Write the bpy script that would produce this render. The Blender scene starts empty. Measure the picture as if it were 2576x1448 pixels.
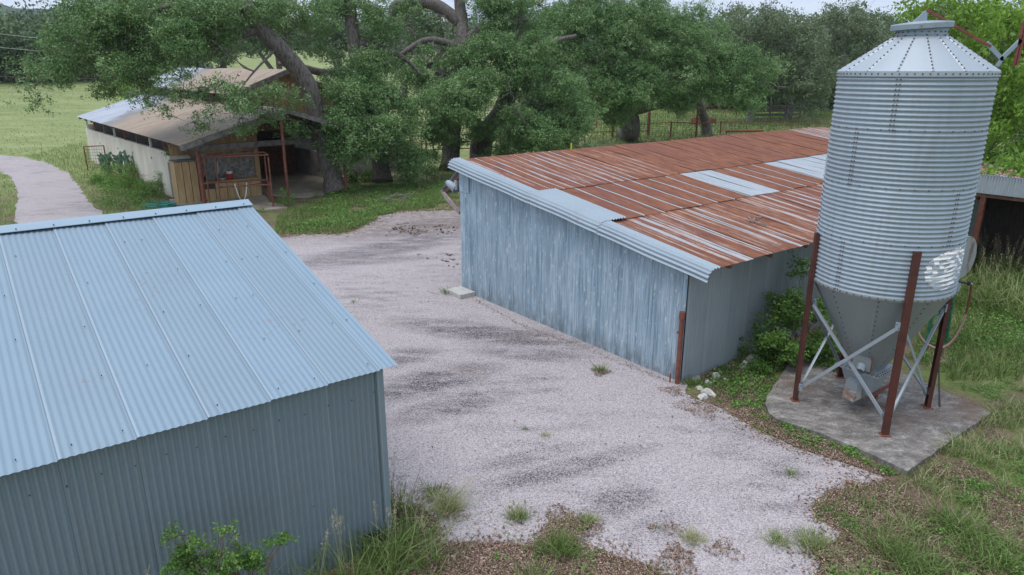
import bpy, math, random
import numpy as np
from mathutils import Vector
# ------------------------------------------------------------------ camera, sky, sun, exposure
SC = bpy.context.scene
COL = SC.collection
FPX, CX, CY, HZ, CAMZ = 1745.0, 1288.0, 724.0, 180.0, 5.5
PITCH = math.atan((CY-HZ)/FPX)
cam_d = bpy.data.cameras.new('camera'); cam = bpy.data.objects.new('camera', cam_d); COL.objects.link(cam)
cam.location = (0, 0, CAMZ); cam.rotation_euler = (math.pi/2-PITCH, 0, 0)
cam_d.sensor_width = 36; cam_d.lens = 36*FPX/2576; cam_d.clip_end = 6000
SC.camera = cam
SUN_EL, SUN_AZ = math.radians(72), math.radians(-118)      # azimuth measured from +Y towards +X
W = bpy.data.worlds.new('World'); SC.world = W; W.use_nodes = True
nt = W.node_tree; nt.nodes.clear()
o = nt.nodes.new('ShaderNodeOutputWorld'); bg = nt.nodes.new('ShaderNodeBackground')
sky = nt.nodes.new('ShaderNodeTexSky'); sky.sky_type = 'NISHITA'; sky.sun_disc = False
sky.sun_elevation = SUN_EL; sky.sun_rotation = SUN_AZ; sky.dust_density = 2.0; sky.air_density = 1.0
tc = nt.nodes.new('ShaderNodeTexCoord'); mp = nt.nodes.new('ShaderNodeMapping'); mp.inputs['Scale'].default_value = (1, 1, 4)
no = nt.nodes.new('ShaderNodeTexNoise'); no.inputs['Scale'].default_value = 2.6; no.inputs['Detail'].default_value = 6
cr = nt.nodes.new('ShaderNodeValToRGB'); cr.color_ramp.elements[0].position = .25; cr.color_ramp.elements[1].position = .75
cr.color_ramp.elements[0].color = (4.6, 5.6, 7.4, 1); cr.color_ramp.elements[1].color = (6.6, 7.2, 8.2, 1)
mx = nt.nodes.new('ShaderNodeMix'); mx.data_type = 'RGBA'; mx.inputs[0].default_value = .85
L = nt.links.new
L(tc.outputs['Generated'], mp.inputs[0]); L(mp.outputs[0], no.inputs[0]); L(no.outputs[0], cr.inputs[0])
L(sky.outputs[0], mx.inputs[6]); L(cr.outputs[0], mx.inputs[7]); L(mx.outputs[2], bg.inputs[0]); L(bg.outputs[0], o.inputs[0])
bg.inputs[1].default_value = 0.10
sl = bpy.data.lights.new('sun', 'SUN'); sl.energy = 1.4; sl.angle = math.radians(40); sl.color = (1, .965, .92)
so = bpy.data.objects.new('sun', sl); COL.objects.link(so)
sd = Vector((math.sin(SUN_AZ)*math.cos(SUN_EL), math.cos(SUN_AZ)*math.cos(SUN_EL), math.sin(SUN_EL)))
so.rotation_euler = sd.to_track_quat('Z', 'Y').to_euler()
SC.view_settings.view_transform = 'Standard'; SC.view_settings.look = 'None'
SC.view_settings.exposure = 0.55; SC.view_settings.gamma = 1
SC.cycles.max_bounces = 6; SC.cycles.diffuse_bounces = 3; SC.cycles.glossy_bounces = 2; SC.cycles.transparent_max_bounces = 6
# ------------------------------------------------------------------ layout helpers
def rayd(x, y):
    cx = (x-CX)/FPX; cy = (CY-y)/FPX
    return np.array([cx, math.cos(PITCH)+cy*math.sin(PITCH), -math.sin(PITCH)+cy*math.cos(PITCH)])
def G(x, y, z=0.):                     # where a sight line meets height z
    d = rayd(x, y); t = (z-CAMZ)/d[2]; return np.array([0, 0, CAMZ])+d*t
def PX(x, y, Y):                       # point at forward distance Y
    d = rayd(x, y); return np.array([0, 0, CAMZ])+d*(Y/d[1])
TH = math.radians(38); THB = math.radians(40.5)
class Frame:
    def __init__(s, th, o=(0, 0, 0)):
        s.th = th; s.a = np.array([math.cos(th), math.sin(th), 0]); s.b = np.array([-math.sin(th), math.cos(th), 0]); s.o = np.array(o, float)
    def w(s, u, v, z=0.): return s.o+s.a*u+s.b*v+np.array([0, 0, z])
    def l(s, p):
        q = np.array(p, float)-s.o; return np.array([q@s.a, q@s.b, q[2]])
FS = Frame(TH); FB = Frame(THB, (-15.52, 31.5, 0)); FW = Frame(0)
def tag(o, label=None, cat=None, group=None, kind=None):
    if label: o['label'] = label
    if cat: o['category'] = cat
    if group: o['group'] = group
    if kind: o['kind'] = kind
    return o
def empty(name, loc, rz=0., label=None, cat=None, group=None):
    e = bpy.data.objects.new(name, None); COL.objects.link(e); e.location = [float(c) for c in loc]; e.rotation_euler = (0, 0, rz)
    e.empty_display_size = .2
    return tag(e, label, cat, group)
def link(name, me, mats, parent=None, loc=None, smooth=False):
    ob = bpy.data.objects.new(name, me); COL.objects.link(ob)
    for m in (mats if isinstance(mats, (list, tuple)) else [mats]): me.materials.append(m)
    if parent is not None: ob.parent = parent
    if loc is not None: ob.location = loc
    if smooth: me.shade_smooth()
    return ob
def copy_tree(o, parent=None):
    c = o.copy(); COL.objects.link(c); c.parent = parent
    for ch in [q for q in bpy.data.objects if q.parent == o]: copy_tree(ch, c)
    return c
class MB:
    """collects simple shapes given in frame coordinates; build() makes one mesh object, relative to org"""
    def __init__(s): s.v = []; s.f = []; s.m = []; s.mi = 0
    def add(s, vs, fs):
        n = len(s.v); s.v += [tuple(float(c) for c in p) for p in vs]; s.f += [tuple(i+n for i in f) for f in fs]; s.m += [s.mi]*len(fs); return s
    def box(s, a, b):
        x0, y0, z0 = a; x1, y1, z1 = b
        return s.add([(x0,y0,z0),(x1,y0,z0),(x1,y1,z0),(x0,y1,z0),(x0,y0,z1),(x1,y0,z1),(x1,y1,z1),(x0,y1,z1)],
              [(0,3,2,1),(4,5,6,7),(0,1,5,4),(1,2,6,5),(2,3,7,6),(3,0,4,7)])
    def bar(s, p, q, w, h, up=(0, 0, 1)):
        p = Vector([float(c) for c in p]); q = Vector([float(c) for c in q]); d = (q-p).normalized(); up = Vector(up)
        if abs(d.dot(up)) > .97: up = Vector((1, 0, 0))
        r = d.cross(up).normalized(); t = r.cross(d)
        vs = [e+r*i*w/2+t*j*h/2 for e in (p, q) for i, j in ((-1,-1),(1,-1),(1,1),(-1,1))]
        return s.add(vs, [(0,1,2,3),(4,7,6,5),(0,4,5,1),(1,5,6,2),(2,6,7,3),(3,7,4,0)])
    def tube(s, pts, rad, n=8, cap=True, jit=0., rng=None):
        P = [Vector([float(c) for c in p]) for p in pts]; k = len(P)
        R = rad if isinstance(rad, (list, tuple, np.ndarray)) else [rad]*k
        rings = []; nrm = None; vs = []; fs = []
        for i in range(k):
            d = (P[min(i+1, k-1)]-P[max(i-1, 0)])
            if d.length < 1e-9: d = Vector((0, 0, 1))
            d.normalize()
            if nrm is None: nrm = d.cross(Vector((0, 0, 1)) if abs(d.z) < .9 else Vector((1, 0, 0))).normalized()
            nrm = (nrm-d*nrm.dot(d)).normalized(); bt = d.cross(nrm)
            for j in range(n):
                a = 2*math.pi*j/n; rr = R[i]*(1+(jit*(rng.random()-.5) if rng else 0))
                vs.append(P[i]+(nrm*math.cos(a)+bt*math.sin(a))*rr)
        for i in range(k-1):
            for j in range(n):
                fs.append((i*n+j, i*n+(j+1)%n, (i+1)*n+(j+1)%n, (i+1)*n+j))
        if cap: fs.append(tuple(range(n-1, -1, -1))); fs.append(tuple((k-1)*n+j for j in range(n)))
        return s.add(vs, fs)
    def lathe(s, prof, c=(0, 0, 0), n=32, a0=0., a1=2*math.pi, cap=False):
        full = abs(a1-a0-2*math.pi) < 1e-6; m = n if full else n+1; vs = []; fs = []
        for r, z in prof:
            for j in range(m):
                a = a0+(a1-a0)*j/n; vs.append((c[0]+r*math.cos(a), c[1]+r*math.sin(a), c[2]+z))
        for i in range(len(prof)-1):
            for j in range(n):
                k = (j+1) % m; fs.append((i*m+j, i*m+k, (i+1)*m+k, (i+1)*m+j))
        if cap and full: fs.append(tuple(range(m-1, -1, -1))); fs.append(tuple((len(prof)-1)*m+j for j in range(m)))
        return s.add(vs, fs)
    def grid(s, fn, nu, nv):
        vs = [fn(i/nu, j/nv) for j in range(nv+1) for i in range(nu+1)]
        fs = [(j*(nu+1)+i, j*(nu+1)+i+1, (j+1)*(nu+1)+i+1, (j+1)*(nu+1)+i) for j in range(nv) for i in range(nu)]
        return s.add(vs, fs)
    def prism(s, poly, z0, z1):
        n = len(poly); vs = [(p[0], p[1], z0) for p in poly]+[(p[0], p[1], z1) for p in poly]
        return s.add(vs, [tuple(range(n-1, -1, -1)), tuple(range(n, 2*n))]+[(i, (i+1)%n, n+(i+1)%n, n+i) for i in range(n)])
    def build(s, name, mats, parent=None, org=(0, 0, 0), loc=None, smooth=False, frame=None):
        V = np.array(s.v, float)-np.array(org, float)
        if frame is not None and parent is None: V = V@np.array([frame.a, frame.b, [0, 0, 1]])
        me = bpy.data.meshes.new(name); me.from_pydata(V.tolist(), [], s.f); me.update()
        if any(s.m): me.polygons.foreach_set('material_index', s.m)
        return link(name, me, mats, parent, loc, smooth)
def npmesh(name, V, F, mats, tint=None, parent=None, loc=None, mi=None, smooth=False):
    me = bpy.data.meshes.new(name); n = len(V); m, k = F.shape
    me.vertices.add(n); me.vertices.foreach_set('co', np.asarray(V, np.float32).ravel())
    me.loops.add(m*k); me.loops.foreach_set('vertex_index', F.astype(np.int32).ravel())
    me.polygons.add(m); me.polygons.foreach_set('loop_start', np.arange(0, m*k, k, dtype=np.int32))
    me.polygons.foreach_set('loop_total', np.full(m, k, np.int32))
    if mi is not None: me.polygons.foreach_set('material_index', mi.astype(np.int32))
    me.update(calc_edges=True)
    if tint is not None:
        at = me.attributes.new('tint', 'FLOAT', 'FACE'); at.data.foreach_set('value', tint.astype(np.float32))
    return link(name, me, mats, parent, loc, smooth)
# ------------------------------------------------------------------ materials
def newmat(name):
    m = bpy.data.materials.new(name); m.use_nodes = True; t = m.node_tree; t.nodes.clear()
    out = t.nodes.new('ShaderNodeOutputMaterial'); b = t.nodes.new('ShaderNodeBsdfPrincipled'); t.links.new(b.outputs[0], out.inputs[0])
    return m, t, b, out
def nd(t, typ, props=None, ins=None):
    n = t.nodes.new('ShaderNode'+typ)
    for k, v in (props or {}).items(): setattr(n, k, v)
    for k, v in (ins or {}).items():
        if isinstance(v, bpy.types.NodeSocket): t.links.new(v, n.inputs[k])
        else: n.inputs[k].default_value = v
    return n
def noise(t, co, scale, detail=4, rough=.55, dist=0.):
    return nd(t, 'TexNoise', None, {'Vector': co, 'Scale': scale, 'Detail': detail, 'Roughness': rough, 'Distortion': dist}).outputs[0]
def mapping(t, co, loc=(0,0,0), rot=(0,0,0), sc=(1,1,1), typ='POINT'):
    n = nd(t, 'Mapping', {'vector_type': typ}, {'Vector': co}); n.inputs['Location'].default_value = loc; n.inputs['Rotation'].default_value = rot; n.inputs['Scale'].default_value = sc
    return n.outputs[0]
def ramp(t, fac, stops, interp='LINEAR'):
    n = nd(t, 'ValToRGB', None, {'Fac': fac}); r = n.color_ramp; r.interpolation = interp
    while len(r.elements) < len(stops): r.elements.new(.5)
    for e, (p, c) in zip(r.elements, stops):
        e.position = p; e.color = (c, c, c, 1) if not isinstance(c, (tuple, list)) else (*c, 1)
    return n.outputs[0]
def mix(t, f, a, b, mode='MIX'):
    n = t.nodes.new('ShaderNodeMix'); n.data_type = 'RGBA'; n.blend_type = mode
    for s, v in ((n.inputs[0], f), (n.inputs[6], a), (n.inputs[7], b)):
        if isinstance(v, bpy.types.NodeSocket): t.links.new(v, s)
        else: s.default_value = (*v, 1) if isinstance(v, (tuple, list)) else v
    return n.outputs[2]
def mth(t, op, a, b=0., c=0., clamp=False):
    n = t.nodes.new('ShaderNodeMath'); n.operation = op; n.use_clamp = clamp
    for i, v in enumerate((a, b, c)):
        if isinstance(v, bpy.types.NodeSocket): t.links.new(v, n.inputs[i])
        else: n.inputs[i].default_value = v
    return n.outputs[0]
def bump(t, h, strength=.3, dist=.01, b=None):
    n = nd(t, 'Bump', None, {'Height': h, 'Strength': strength, 'Distance': dist}); return n.outputs[0]
def objco(t): return nd(t, 'TexCoord').outputs['Object']
def sepxyz(t, co): return nd(t, 'SeparateXYZ', None, {0: co}).outputs
def pm(name, c1, c2, scale=4., rough=.7, metal=0., bstr=.2, bscale=None, bdist=.01, stretch=(1,1,1), lo=.35, hi=.65, detail=6, spec=.5):
    m, t, b, _ = newmat(name); co = mapping(t, objco(t), sc=stretch); n = noise(t, co, scale, detail)
    b.inputs['Base Color'].default_value = (*c1, 1)
    t.links.new(ramp(t, n, [(lo, c1), (hi, c2)]), b.inputs['Base Color'])
    b.inputs['Roughness'].default_value = rough; b.inputs['Metallic'].default_value = metal; b.inputs['Specular IOR Level'].default_value = spec
    if bstr: t.links.new(bump(t, noise(t, co, bscale or scale*4, 5), bstr, bdist), b.inputs['Normal'])
    return m
M = {}
def galv(name, base, var, rough=.42, metal=.75, rust=0., streak=0., spangle=14., lap=None):
    m, t, b, _ = newmat(name); co = objco(t)
    v = nd(t, 'TexVoronoi', None, {'Vector': co, 'Scale': spangle*6}).outputs['Color']
    sp = nd(t, 'SeparateColor', None, {0: v}).outputs[0]
    n1 = noise(t, co, 1.3, 6, .6); n2 = noise(t, mapping(t, co, sc=(6, 6, .5)), 2.5, 5)
    k = mth(t, 'ADD', mth(t, 'MULTIPLY', sp, .25), mth(t, 'MULTIPLY', n1, .75))
    c = mix(t, k, base, var)
    if streak: c = mix(t, mth(t, 'MULTIPLY', ramp(t, n2, [(.45, 0.), (.7, 1.)]), streak), c, (.30, .31, .30))
    if rust:
        r = mth(t, 'MULTIPLY', ramp(t, noise(t, co, 16, 6, .75), [(1-rust-.16, 0.), (1-rust-.05, 1.)]), ramp(t, noise(t, co, .8, 4), [(.50, 0.), (.66, .9)]))
        c = mix(t, r, c, (.28, .13, .07))
        b.inputs['Metallic'].default_value = metal
    if lap:
        q = mth(t, 'DIVIDE', mth(t, 'ADD', sepxyz(t, co)[lap[0]], lap[1]), lap[2]); fr = mth(t, 'FRACT', q)
        wn = nd(t, 'TexWhiteNoise', {'noise_dimensions': '1D'}, {'W': mth(t, 'FLOOR', q)}).outputs[0]
        c = mix(t, mth(t, 'MULTIPLY', wn, lap[4]), c, (.22, .26, .29))
        c = mix(t, mth(t, 'MULTIPLY', mth(t, 'LESS_THAN', fr, lap[3]), .42), c, (.10, .12, .14))
        c = mix(t, mth(t, 'MULTIPLY', mth(t, 'MULTIPLY', mth(t, 'LESS_THAN', fr, lap[3]*3.2), mth(t, 'GREATER_THAN', fr, lap[3])), .13), c, (.75, .80, .84))
    t.links.new(c, b.inputs['Base Color']); b.inputs['Metallic'].default_value = metal
    t.links.new(mth(t, 'ADD', rough-.06, mth(t, 'MULTIPLY', sp, .14)), b.inputs['Roughness'])
    t.links.new(bump(t, noise(t, co, 60, 3), .08, .003), b.inputs['Normal'])
    return m
M['galv_roof'] = galv('galvanised_roof_steel', (.215, .305, .38), (.275, .37, .45), .62, .3, rust=.27, lap=(0, 12.25, .61, .016, .22))
M['galv_wall'] = galv('galvanised_wall_steel', (.22, .285, .33), (.28, .35, .395), .6, .3, streak=.25, lap=(0, 12.25, .61, .008, .22))
M['galv_side'] = galv('weathered_side_steel', (.32, .37, .40), (.43, .49, .52), .55, .35, streak=.5, lap=(0, 0, .61, .03, .35))
M['galv_bin'] = galv('bin_steel', (.33, .40, .45), (.46, .53, .59), .62, .4, streak=.35, lap=(2, -2.27, .81, .004, .25))
M['galv_cone'] = galv('hopper_steel', (.25, .29, .295), (.36, .40, .41), .55, .4, streak=.45)
M['galv_trim'] = galv('trim_steel', (.27, .34, .40), (.36, .43, .49), .6, .3, rust=.30, streak=.3)
M['galv_bar'] = galv('brace_steel', (.36, .41, .45), (.47, .52, .56), .5, .5)
M['red_iron'] = pm('oxide_red_iron', (.075, .024, .018), (.11, .034, .025), 6, .55, 0, .15)
M['rust_pipe'] = pm('rusty_pipe', (.16, .05, .03), (.26, .09, .06), 9, .75, 0, .3)
M['orange_rust'] = pm('orange_rust_pipe', (.14, .052, .036), (.24, .09, .058), 7, .75, 0, .3)
M['bolt'] = pm('dark_bolt', (.07, .045, .04), (.16, .10, .08), 30, .6, .3, 0)
M['old_wood'] = pm('weathered_grey_wood', (.10, .09, .085), (.22, .20, .19), 5, .85, 0, .4, stretch=(1, 1, 1))
M['pink_wood'] = pm('weathered_pinkish_wood', (.24, .19, .18), (.40, .33, .32), 7, .85, 0, .4)
M['brown_wood'] = pm('brown_wood', (.14, .07, .045), (.24, .13, .08), 8, .8, 0, .4)
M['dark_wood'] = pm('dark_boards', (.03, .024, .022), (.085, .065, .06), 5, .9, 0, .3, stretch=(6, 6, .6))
M['black'] = pm('black_rubber', (.012, .012, .012), (.03, .03, .03), 9, .5, 0, .1)
M['white_plastic'] = pm('white_paint', (.62, .62, .6), (.75, .75, .74), 8, .45, 0, 0)
M['green_paint'] = pm('green_paint', (.02, .12, .07), (.05, .2, .12), 8, .5, 0, .1)
M['pink_hose'] = pm('pink_hose', (.42, .24, .24), (.52, .31, .31), 12, .6, 0, 0)
M['green_hose'] = pm('green_hose', (.02, .17, .15), (.05, .28, .24), 12, .5, 0, 0)
M['yellow'] = pm('yellow_paint', (.62, .50, .03), (.7, .58, .05), 8, .5, 0, 0)
M['limestone'] = pm('pale_limestone', (.42, .40, .37), (.68, .67, .64), 9, .9, 0, .5, bdist=.02)
M['block'] = pm('concrete_block', (.42, .41, .38), (.54, .53, .50), 14, .9, 0, .3)
M['bark'] = pm('oak_bark', (.065, .054, .048), (.24, .208, .188), 5, .95, 0, .9, 14, .05, stretch=(3, 3, .7), lo=.3, hi=.7)
M['pale_bark'] = pm('lichened_bark', (.14, .125, .115), (.32, .30, .28), 5, .95, 0, .7, 14, .04, stretch=(2, 2, .8))
M['twig'] = pm('bare_twig', (.16, .14, .13), (.34, .31, .29), 7, .9, 0, 0)
def foliage(name, stops, rough=.45, trans=.22, spec=.4):
    m, t, b, out = newmat(name)
    a = nd(t, 'Attribute', {'attribute_name': 'tint'}).outputs['Fac']
    c = ramp(t, a, stops); t.links.new(c, b.inputs['Base Color']); b.inputs['Roughness'].default_value = rough
    b.inputs['Specular IOR Level'].default_value = spec
    tr = nd(t, 'BsdfTranslucent', None, {'Color': mix(t, .35, c, (.25, .4, .05))}); ms = nd(t, 'MixShader', None, {'Fac': trans})
    t.links.new(b.outputs[0], ms.inputs[1]); t.links.new(tr.outputs[0], ms.inputs[2]); t.links.new(ms.outputs[0], out.inputs[0])
    return m
M['oak'] = foliage('live_oak_leaves', [(0, (.068, .135, .042)), (.4, (.125, .228, .074)), (.75, (.20, .325, .12)), (.985, (.36, .47, .24)), (1, (.6, .36, .16))], .40, .12, .34)
M['greyoak'] = foliage('grey_green_leaves', [(0, (.09, .125, .07)), (.6, (.17, .215, .125)), (1, (.27, .33, .20))], .6)
M['bright'] = foliage('bright_green_leaves', [(0, (.08, .17, .018)), (.5, (.18, .33, .035)), (1, (.33, .50, .08))], .5, .3)
M['shrub'] = foliage('shrub_leaves', [(0, (.04, .10, .018)), (.6, (.11, .23, .04)), (1, (.24, .38, .08))], .45)
M['far_leaf'] = foliage('far_wood_leaves', [(0, (.065, .105, .05)), (.6, (.125, .185, .09)), (1, (.19, .26, .135))], .7, .1)
M['grass'] = foliage('grass_blades', [(0, (.09, .15, .035)), (.4, (.18, .27, .075)), (.7, (.31, .37, .15)), (.88, (.46, .42, .25)), (1, (.54, .46, .33))], .6, .25)
M['field'] = foliage('field_grass', [(0, (.19, .25, .09)), (.5, (.30, .36, .15)), (1, (.46, .47, .26))], .7, .2)
M['dry'] = foliage('dry_leaves', [(0, (.07, .042, .03)), (.45, (.20, .125, .09)), (.8, (.36, .25, .19)), (1, (.55, .43, .35))], .8, .05)
M['cactus'] = foliage('cactus_pads', [(0, (.07, .13, .08)), (1, (.14, .22, .15))], .6, 0)
M['weed'] = foliage('weed_leaves', [(0, (.06, .13, .028)), (.5, (.13, .26, .05)), (.9, (.21, .38, .09)), (1, (.36, .38, .16))], .55, .25)
# ------------------------------------------------------------------ ground
def hgt(x, y):
    d = np.hypot(x, y); return .032*np.maximum(0, np.minimum(d, 215)-62)+.06*np.maximum(0, np.minimum(d, 215)-110)
def build_ground():
    rs = np.concatenate([[0.5], np.linspace(3, 60, 39), np.geomspace(64, 420, 30)]); na = 144; V = []; F = []
    for r in rs:
        for j in range(na):
            a = 2*math.pi*j/na; x, y = r*math.sin(a), r*math.cos(a)
            z = float(hgt(np.float64(x), np.float64(y)))+.25*math.sin(x*.05)*math.cos(y*.043)*min(1, max(0, (r-60)/60))
            V.append((x, y, z))
    for i in range(len(rs)-1):
        for j in range(na): k = (j+1) % na; F.append((i*na+j, i*na+k, (i+1)*na+k, (i+1)*na+j))
    F.append(tuple(range(na-1, -1, -1))[::-1])
    me = bpy.data.meshes.new('ground'); me.from_pydata(V, [], F); me.update(); me.shade_smooth()
    m, t, b, _ = newmat('meadow_soil'); co = objco(t); X, Y, Z = sepxyz(t, co)
    lit = ramp(t, noise(t, co, 26, 6, .75), [(.32, (.07, .048, .035)), (.47, (.17, .115, .085)), (.58, (.30, .22, .165)), (.7, (.46, .37, .29))])
    lit = mix(t, ramp(t, noise(t, co, 1.1, 4), [(.4, 0.), (.62, .6)]), lit, (.075, .05, .036))
    grs = ramp(t, noise(t, co, 11, 8, .7), [(.3, (.07, .10, .03)), (.5, (.15, .20, .06)), (.72, (.26, .28, .12))])
    fld = ramp(t, noise(t, mapping(t, co, sc=(.6, 1, 1)), .35, 10, .75), [(.36, (.145, .19, .065)), (.5, (.24, .285, .11)), (.62, (.35, .375, .18))])
    fld = mix(t, .5, fld, ramp(t, noise(t, co, 5, 6, .8), [(.3, (.16, .205, .075)), (.7, (.33, .37, .17))]))
    dist = mth(t, 'SQRT', mth(t, 'ADD', mth(t, 'MULTIPLY', X, X), mth(t, 'MULTIPLY', Y, Y)))
    near = mix(t, ramp(t, noise(t, co, .8, 5, .6), [(.42, 0.), (.6, 1.)]), lit, grs)
    c = mix(t, mth(t, 'MULTIPLY_ADD', dist, 1/14., -34/14., True), near, fld)
    t.links.new(c, b.inputs['Base Color']); b.inputs['Roughness'].default_value = .95; b.inputs['Specular IOR Level'].default_value = .2
    t.links.new(bump(t, noise(t, co, 22, 6, .7), .8, .03), b.inputs['Normal'])
    g = link('ground', me, m); tag(g, kind='structure')
    # hills beyond
    V = []; F = []; nr, na2 = 10, 200
    rng = np.random.RandomState(5); ph = rng.rand(8)*6.28
    for i in range(nr):
        r = 420+i*110
        for j in range(na2+1):
            a = -1.9+3.8*j/na2; top = 62+22*math.exp(-((a+.62)/.16)**2)+8*math.sin(a*5+ph[0])+5*math.sin(a*11+ph[1])-22*max(0, a)
            s = min(1, i/5.); z = 8*(1-s)+top*(s*s*(3-2*s))+(2.2*math.sin(a*70+i*1.7)+1.6*math.sin(a*131+i*3.1) if i else 0)
            if i == 0: z = float(hgt(np.float64(r), 0.))-1
            V.append((r*math.sin(a), r*math.cos(a), z if i else 8))
    for i in range(nr-1):
        for j in range(na2): F.append((i*(na2+1)+j, i*(na2+1)+j+1, (i+1)*(na2+1)+j+1, (i+1)*(na2+1)+j))
    me = bpy.data.meshes.new('hills'); me.from_pydata(V, [], F); me.update(); me.shade_smooth()
    mh = pm('wooded_hill', (.022, .045, .028), (.05, .085, .045), .035, .95, 0, .9, .06, 6, detail=10)
    tag(link('hills', me, mh), kind='structure')
build_ground()
def jag(pts, step=.25, amp=.07, seed=1, closed=True):
    rng = np.random.RandomState(seed); out = []; n = len(pts)
    for i in range(n if closed else n-1):
        p = np.array(pts[i], float)[:2]; q = np.array(pts[(i+1) % n], float)[:2]; L = np.linalg.norm(q-p); k = max(1, int(L/step)); k = min(k, 60)
        d = (q-p)/max(L, 1e-6); nr = np.array([-d[1], d[0]])
        for j in range(k):
            a = amp*min(1, L*2/ max(step,.01)*.3)
            out.append(p+(q-p)*j/k+(nr*(rng.randn()*a) if j else 0))
    return out
def sheet(name, pts, z, mat, **kw):
    me = bpy.data.meshes.new(name); me.from_pydata([(float(p[0]), float(p[1]), z) for p in pts], [], [tuple(range(len(pts)))]); me.update()
    return tag(link(name, me, mat), kind='structure', **kw)
yard_px = [(250,600),(420,600),(560,625),(700,600),(760,592),(860,590),(915,572),(950,545),(1000,535),(1080,532),(1145,530),
  (1200,560),(1240,700),(1300,760),(1760,940),(1722,985),(1745,1005),(1817,1030),(1867,1060),(1924,1094),(2001,1127),(2051,1144),(2117,1164),(2184,1187),(2231,1207),(2184,1220),(2124,1210),(2127,1230),(2081,1232),(2077,1247),(2051,1257),(2044,1284),(2054,1310),(2091,1324),(2117,1340),(2104,1360),(2034,1387),(2064,1414),(2051,1448),(2040,1520),(1760,1530),
  (1730,1470),(1710,1448),(1665,1448),(1649,1428),(1600,1416),(1559,1404),(1518,1383),(1462,1379),(1449,1351),(1490,1326),(1482,1314),(1421,1302),(1384,1318),(1368,1355),(1323,1373),(1251,1368),(1185,1363),(1112,1371),(1099,1318),(1050,1275),(1000,1262),(960,1240),(700,1000),(300,800),(60,640)]
drive_px = [(-260,385),(-60,388),(0,391),(60,397),(130,415),(175,440),(205,480),(235,522),(262,545),(300,556),(420,600),(300,640),(60,645),(36,575),(40,530),(47,485),(30,450),(0,430),(-80,412),(-260,402)]
yard_pts = [G(*p) for p in yard_px]
def gravel_mat():
    m, t, b, _ = newmat('pinkish_gravel'); co = objco(t)
    st = nd(t, 'TexVoronoi', None, {'Vector': co, 'Scale': 75.}).outputs
    r1 = nd(t, 'SeparateColor', None, {0: st['Color']}).outputs[0]
    fine = noise(t, co, 48, 3, .8)
    mid = noise(t, mapping(t, co, rot=(0, 0, -.66), sc=(.62, 2.1, 1)), 1.3, 10, .72)
    big = noise(t, co, .33, 4)
    base = ramp(t, mth(t, 'ADD', mth(t, 'MULTIPLY', r1, .5), mth(t, 'MULTIPLY', fine, .5)), [(.22, (.17, .153, .16)), (.40, (.37, .33, .342)), (.62, (.455, .408, .416)), (.82, (.61, .56, .56))])
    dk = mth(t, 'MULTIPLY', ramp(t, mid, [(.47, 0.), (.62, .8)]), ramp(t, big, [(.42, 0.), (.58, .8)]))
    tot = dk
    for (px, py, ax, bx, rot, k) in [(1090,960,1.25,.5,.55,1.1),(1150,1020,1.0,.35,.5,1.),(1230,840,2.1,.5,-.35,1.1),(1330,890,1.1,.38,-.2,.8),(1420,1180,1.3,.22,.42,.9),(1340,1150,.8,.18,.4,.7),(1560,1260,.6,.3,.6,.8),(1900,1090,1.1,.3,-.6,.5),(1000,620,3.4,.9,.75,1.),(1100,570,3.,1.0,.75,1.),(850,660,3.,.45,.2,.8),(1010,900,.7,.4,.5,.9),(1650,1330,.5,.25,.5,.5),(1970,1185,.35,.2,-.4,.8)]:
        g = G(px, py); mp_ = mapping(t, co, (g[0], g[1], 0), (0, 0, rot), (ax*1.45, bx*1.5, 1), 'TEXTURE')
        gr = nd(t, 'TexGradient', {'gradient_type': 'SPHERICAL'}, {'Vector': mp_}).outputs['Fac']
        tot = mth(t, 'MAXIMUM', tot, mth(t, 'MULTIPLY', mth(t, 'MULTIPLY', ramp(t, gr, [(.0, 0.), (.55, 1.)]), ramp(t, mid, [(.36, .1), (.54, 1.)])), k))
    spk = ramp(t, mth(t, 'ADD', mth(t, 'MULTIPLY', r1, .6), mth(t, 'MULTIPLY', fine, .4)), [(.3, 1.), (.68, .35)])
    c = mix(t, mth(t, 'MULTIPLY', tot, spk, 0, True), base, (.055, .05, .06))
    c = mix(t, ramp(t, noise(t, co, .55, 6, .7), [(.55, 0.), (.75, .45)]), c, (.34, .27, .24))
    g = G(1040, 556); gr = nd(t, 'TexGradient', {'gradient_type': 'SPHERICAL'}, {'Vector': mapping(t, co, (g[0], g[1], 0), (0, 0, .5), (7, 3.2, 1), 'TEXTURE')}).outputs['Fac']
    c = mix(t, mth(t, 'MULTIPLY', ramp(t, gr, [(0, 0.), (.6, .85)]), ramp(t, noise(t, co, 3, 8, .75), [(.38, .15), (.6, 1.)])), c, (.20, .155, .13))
    t.links.new(c, b.inputs['Base Color']); b.inputs['Roughness'].default_value = .92; b.inputs['Specular IOR Level'].default_value = .25
    t.links.new(bump(t, fine, .5, .012), b.inputs['Normal'])
    return m
M['gravel'] = gravel_mat()
yard_out = jag(yard_pts, .22, .045, 3); drive_out = jag([G(*p) for p in drive_px], .5, .07, 4)
sheet('gravel_driveway', drive_out, .009, M['gravel'])
sheet('gravel_yard', yard_out, .006, M['gravel'])
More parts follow.
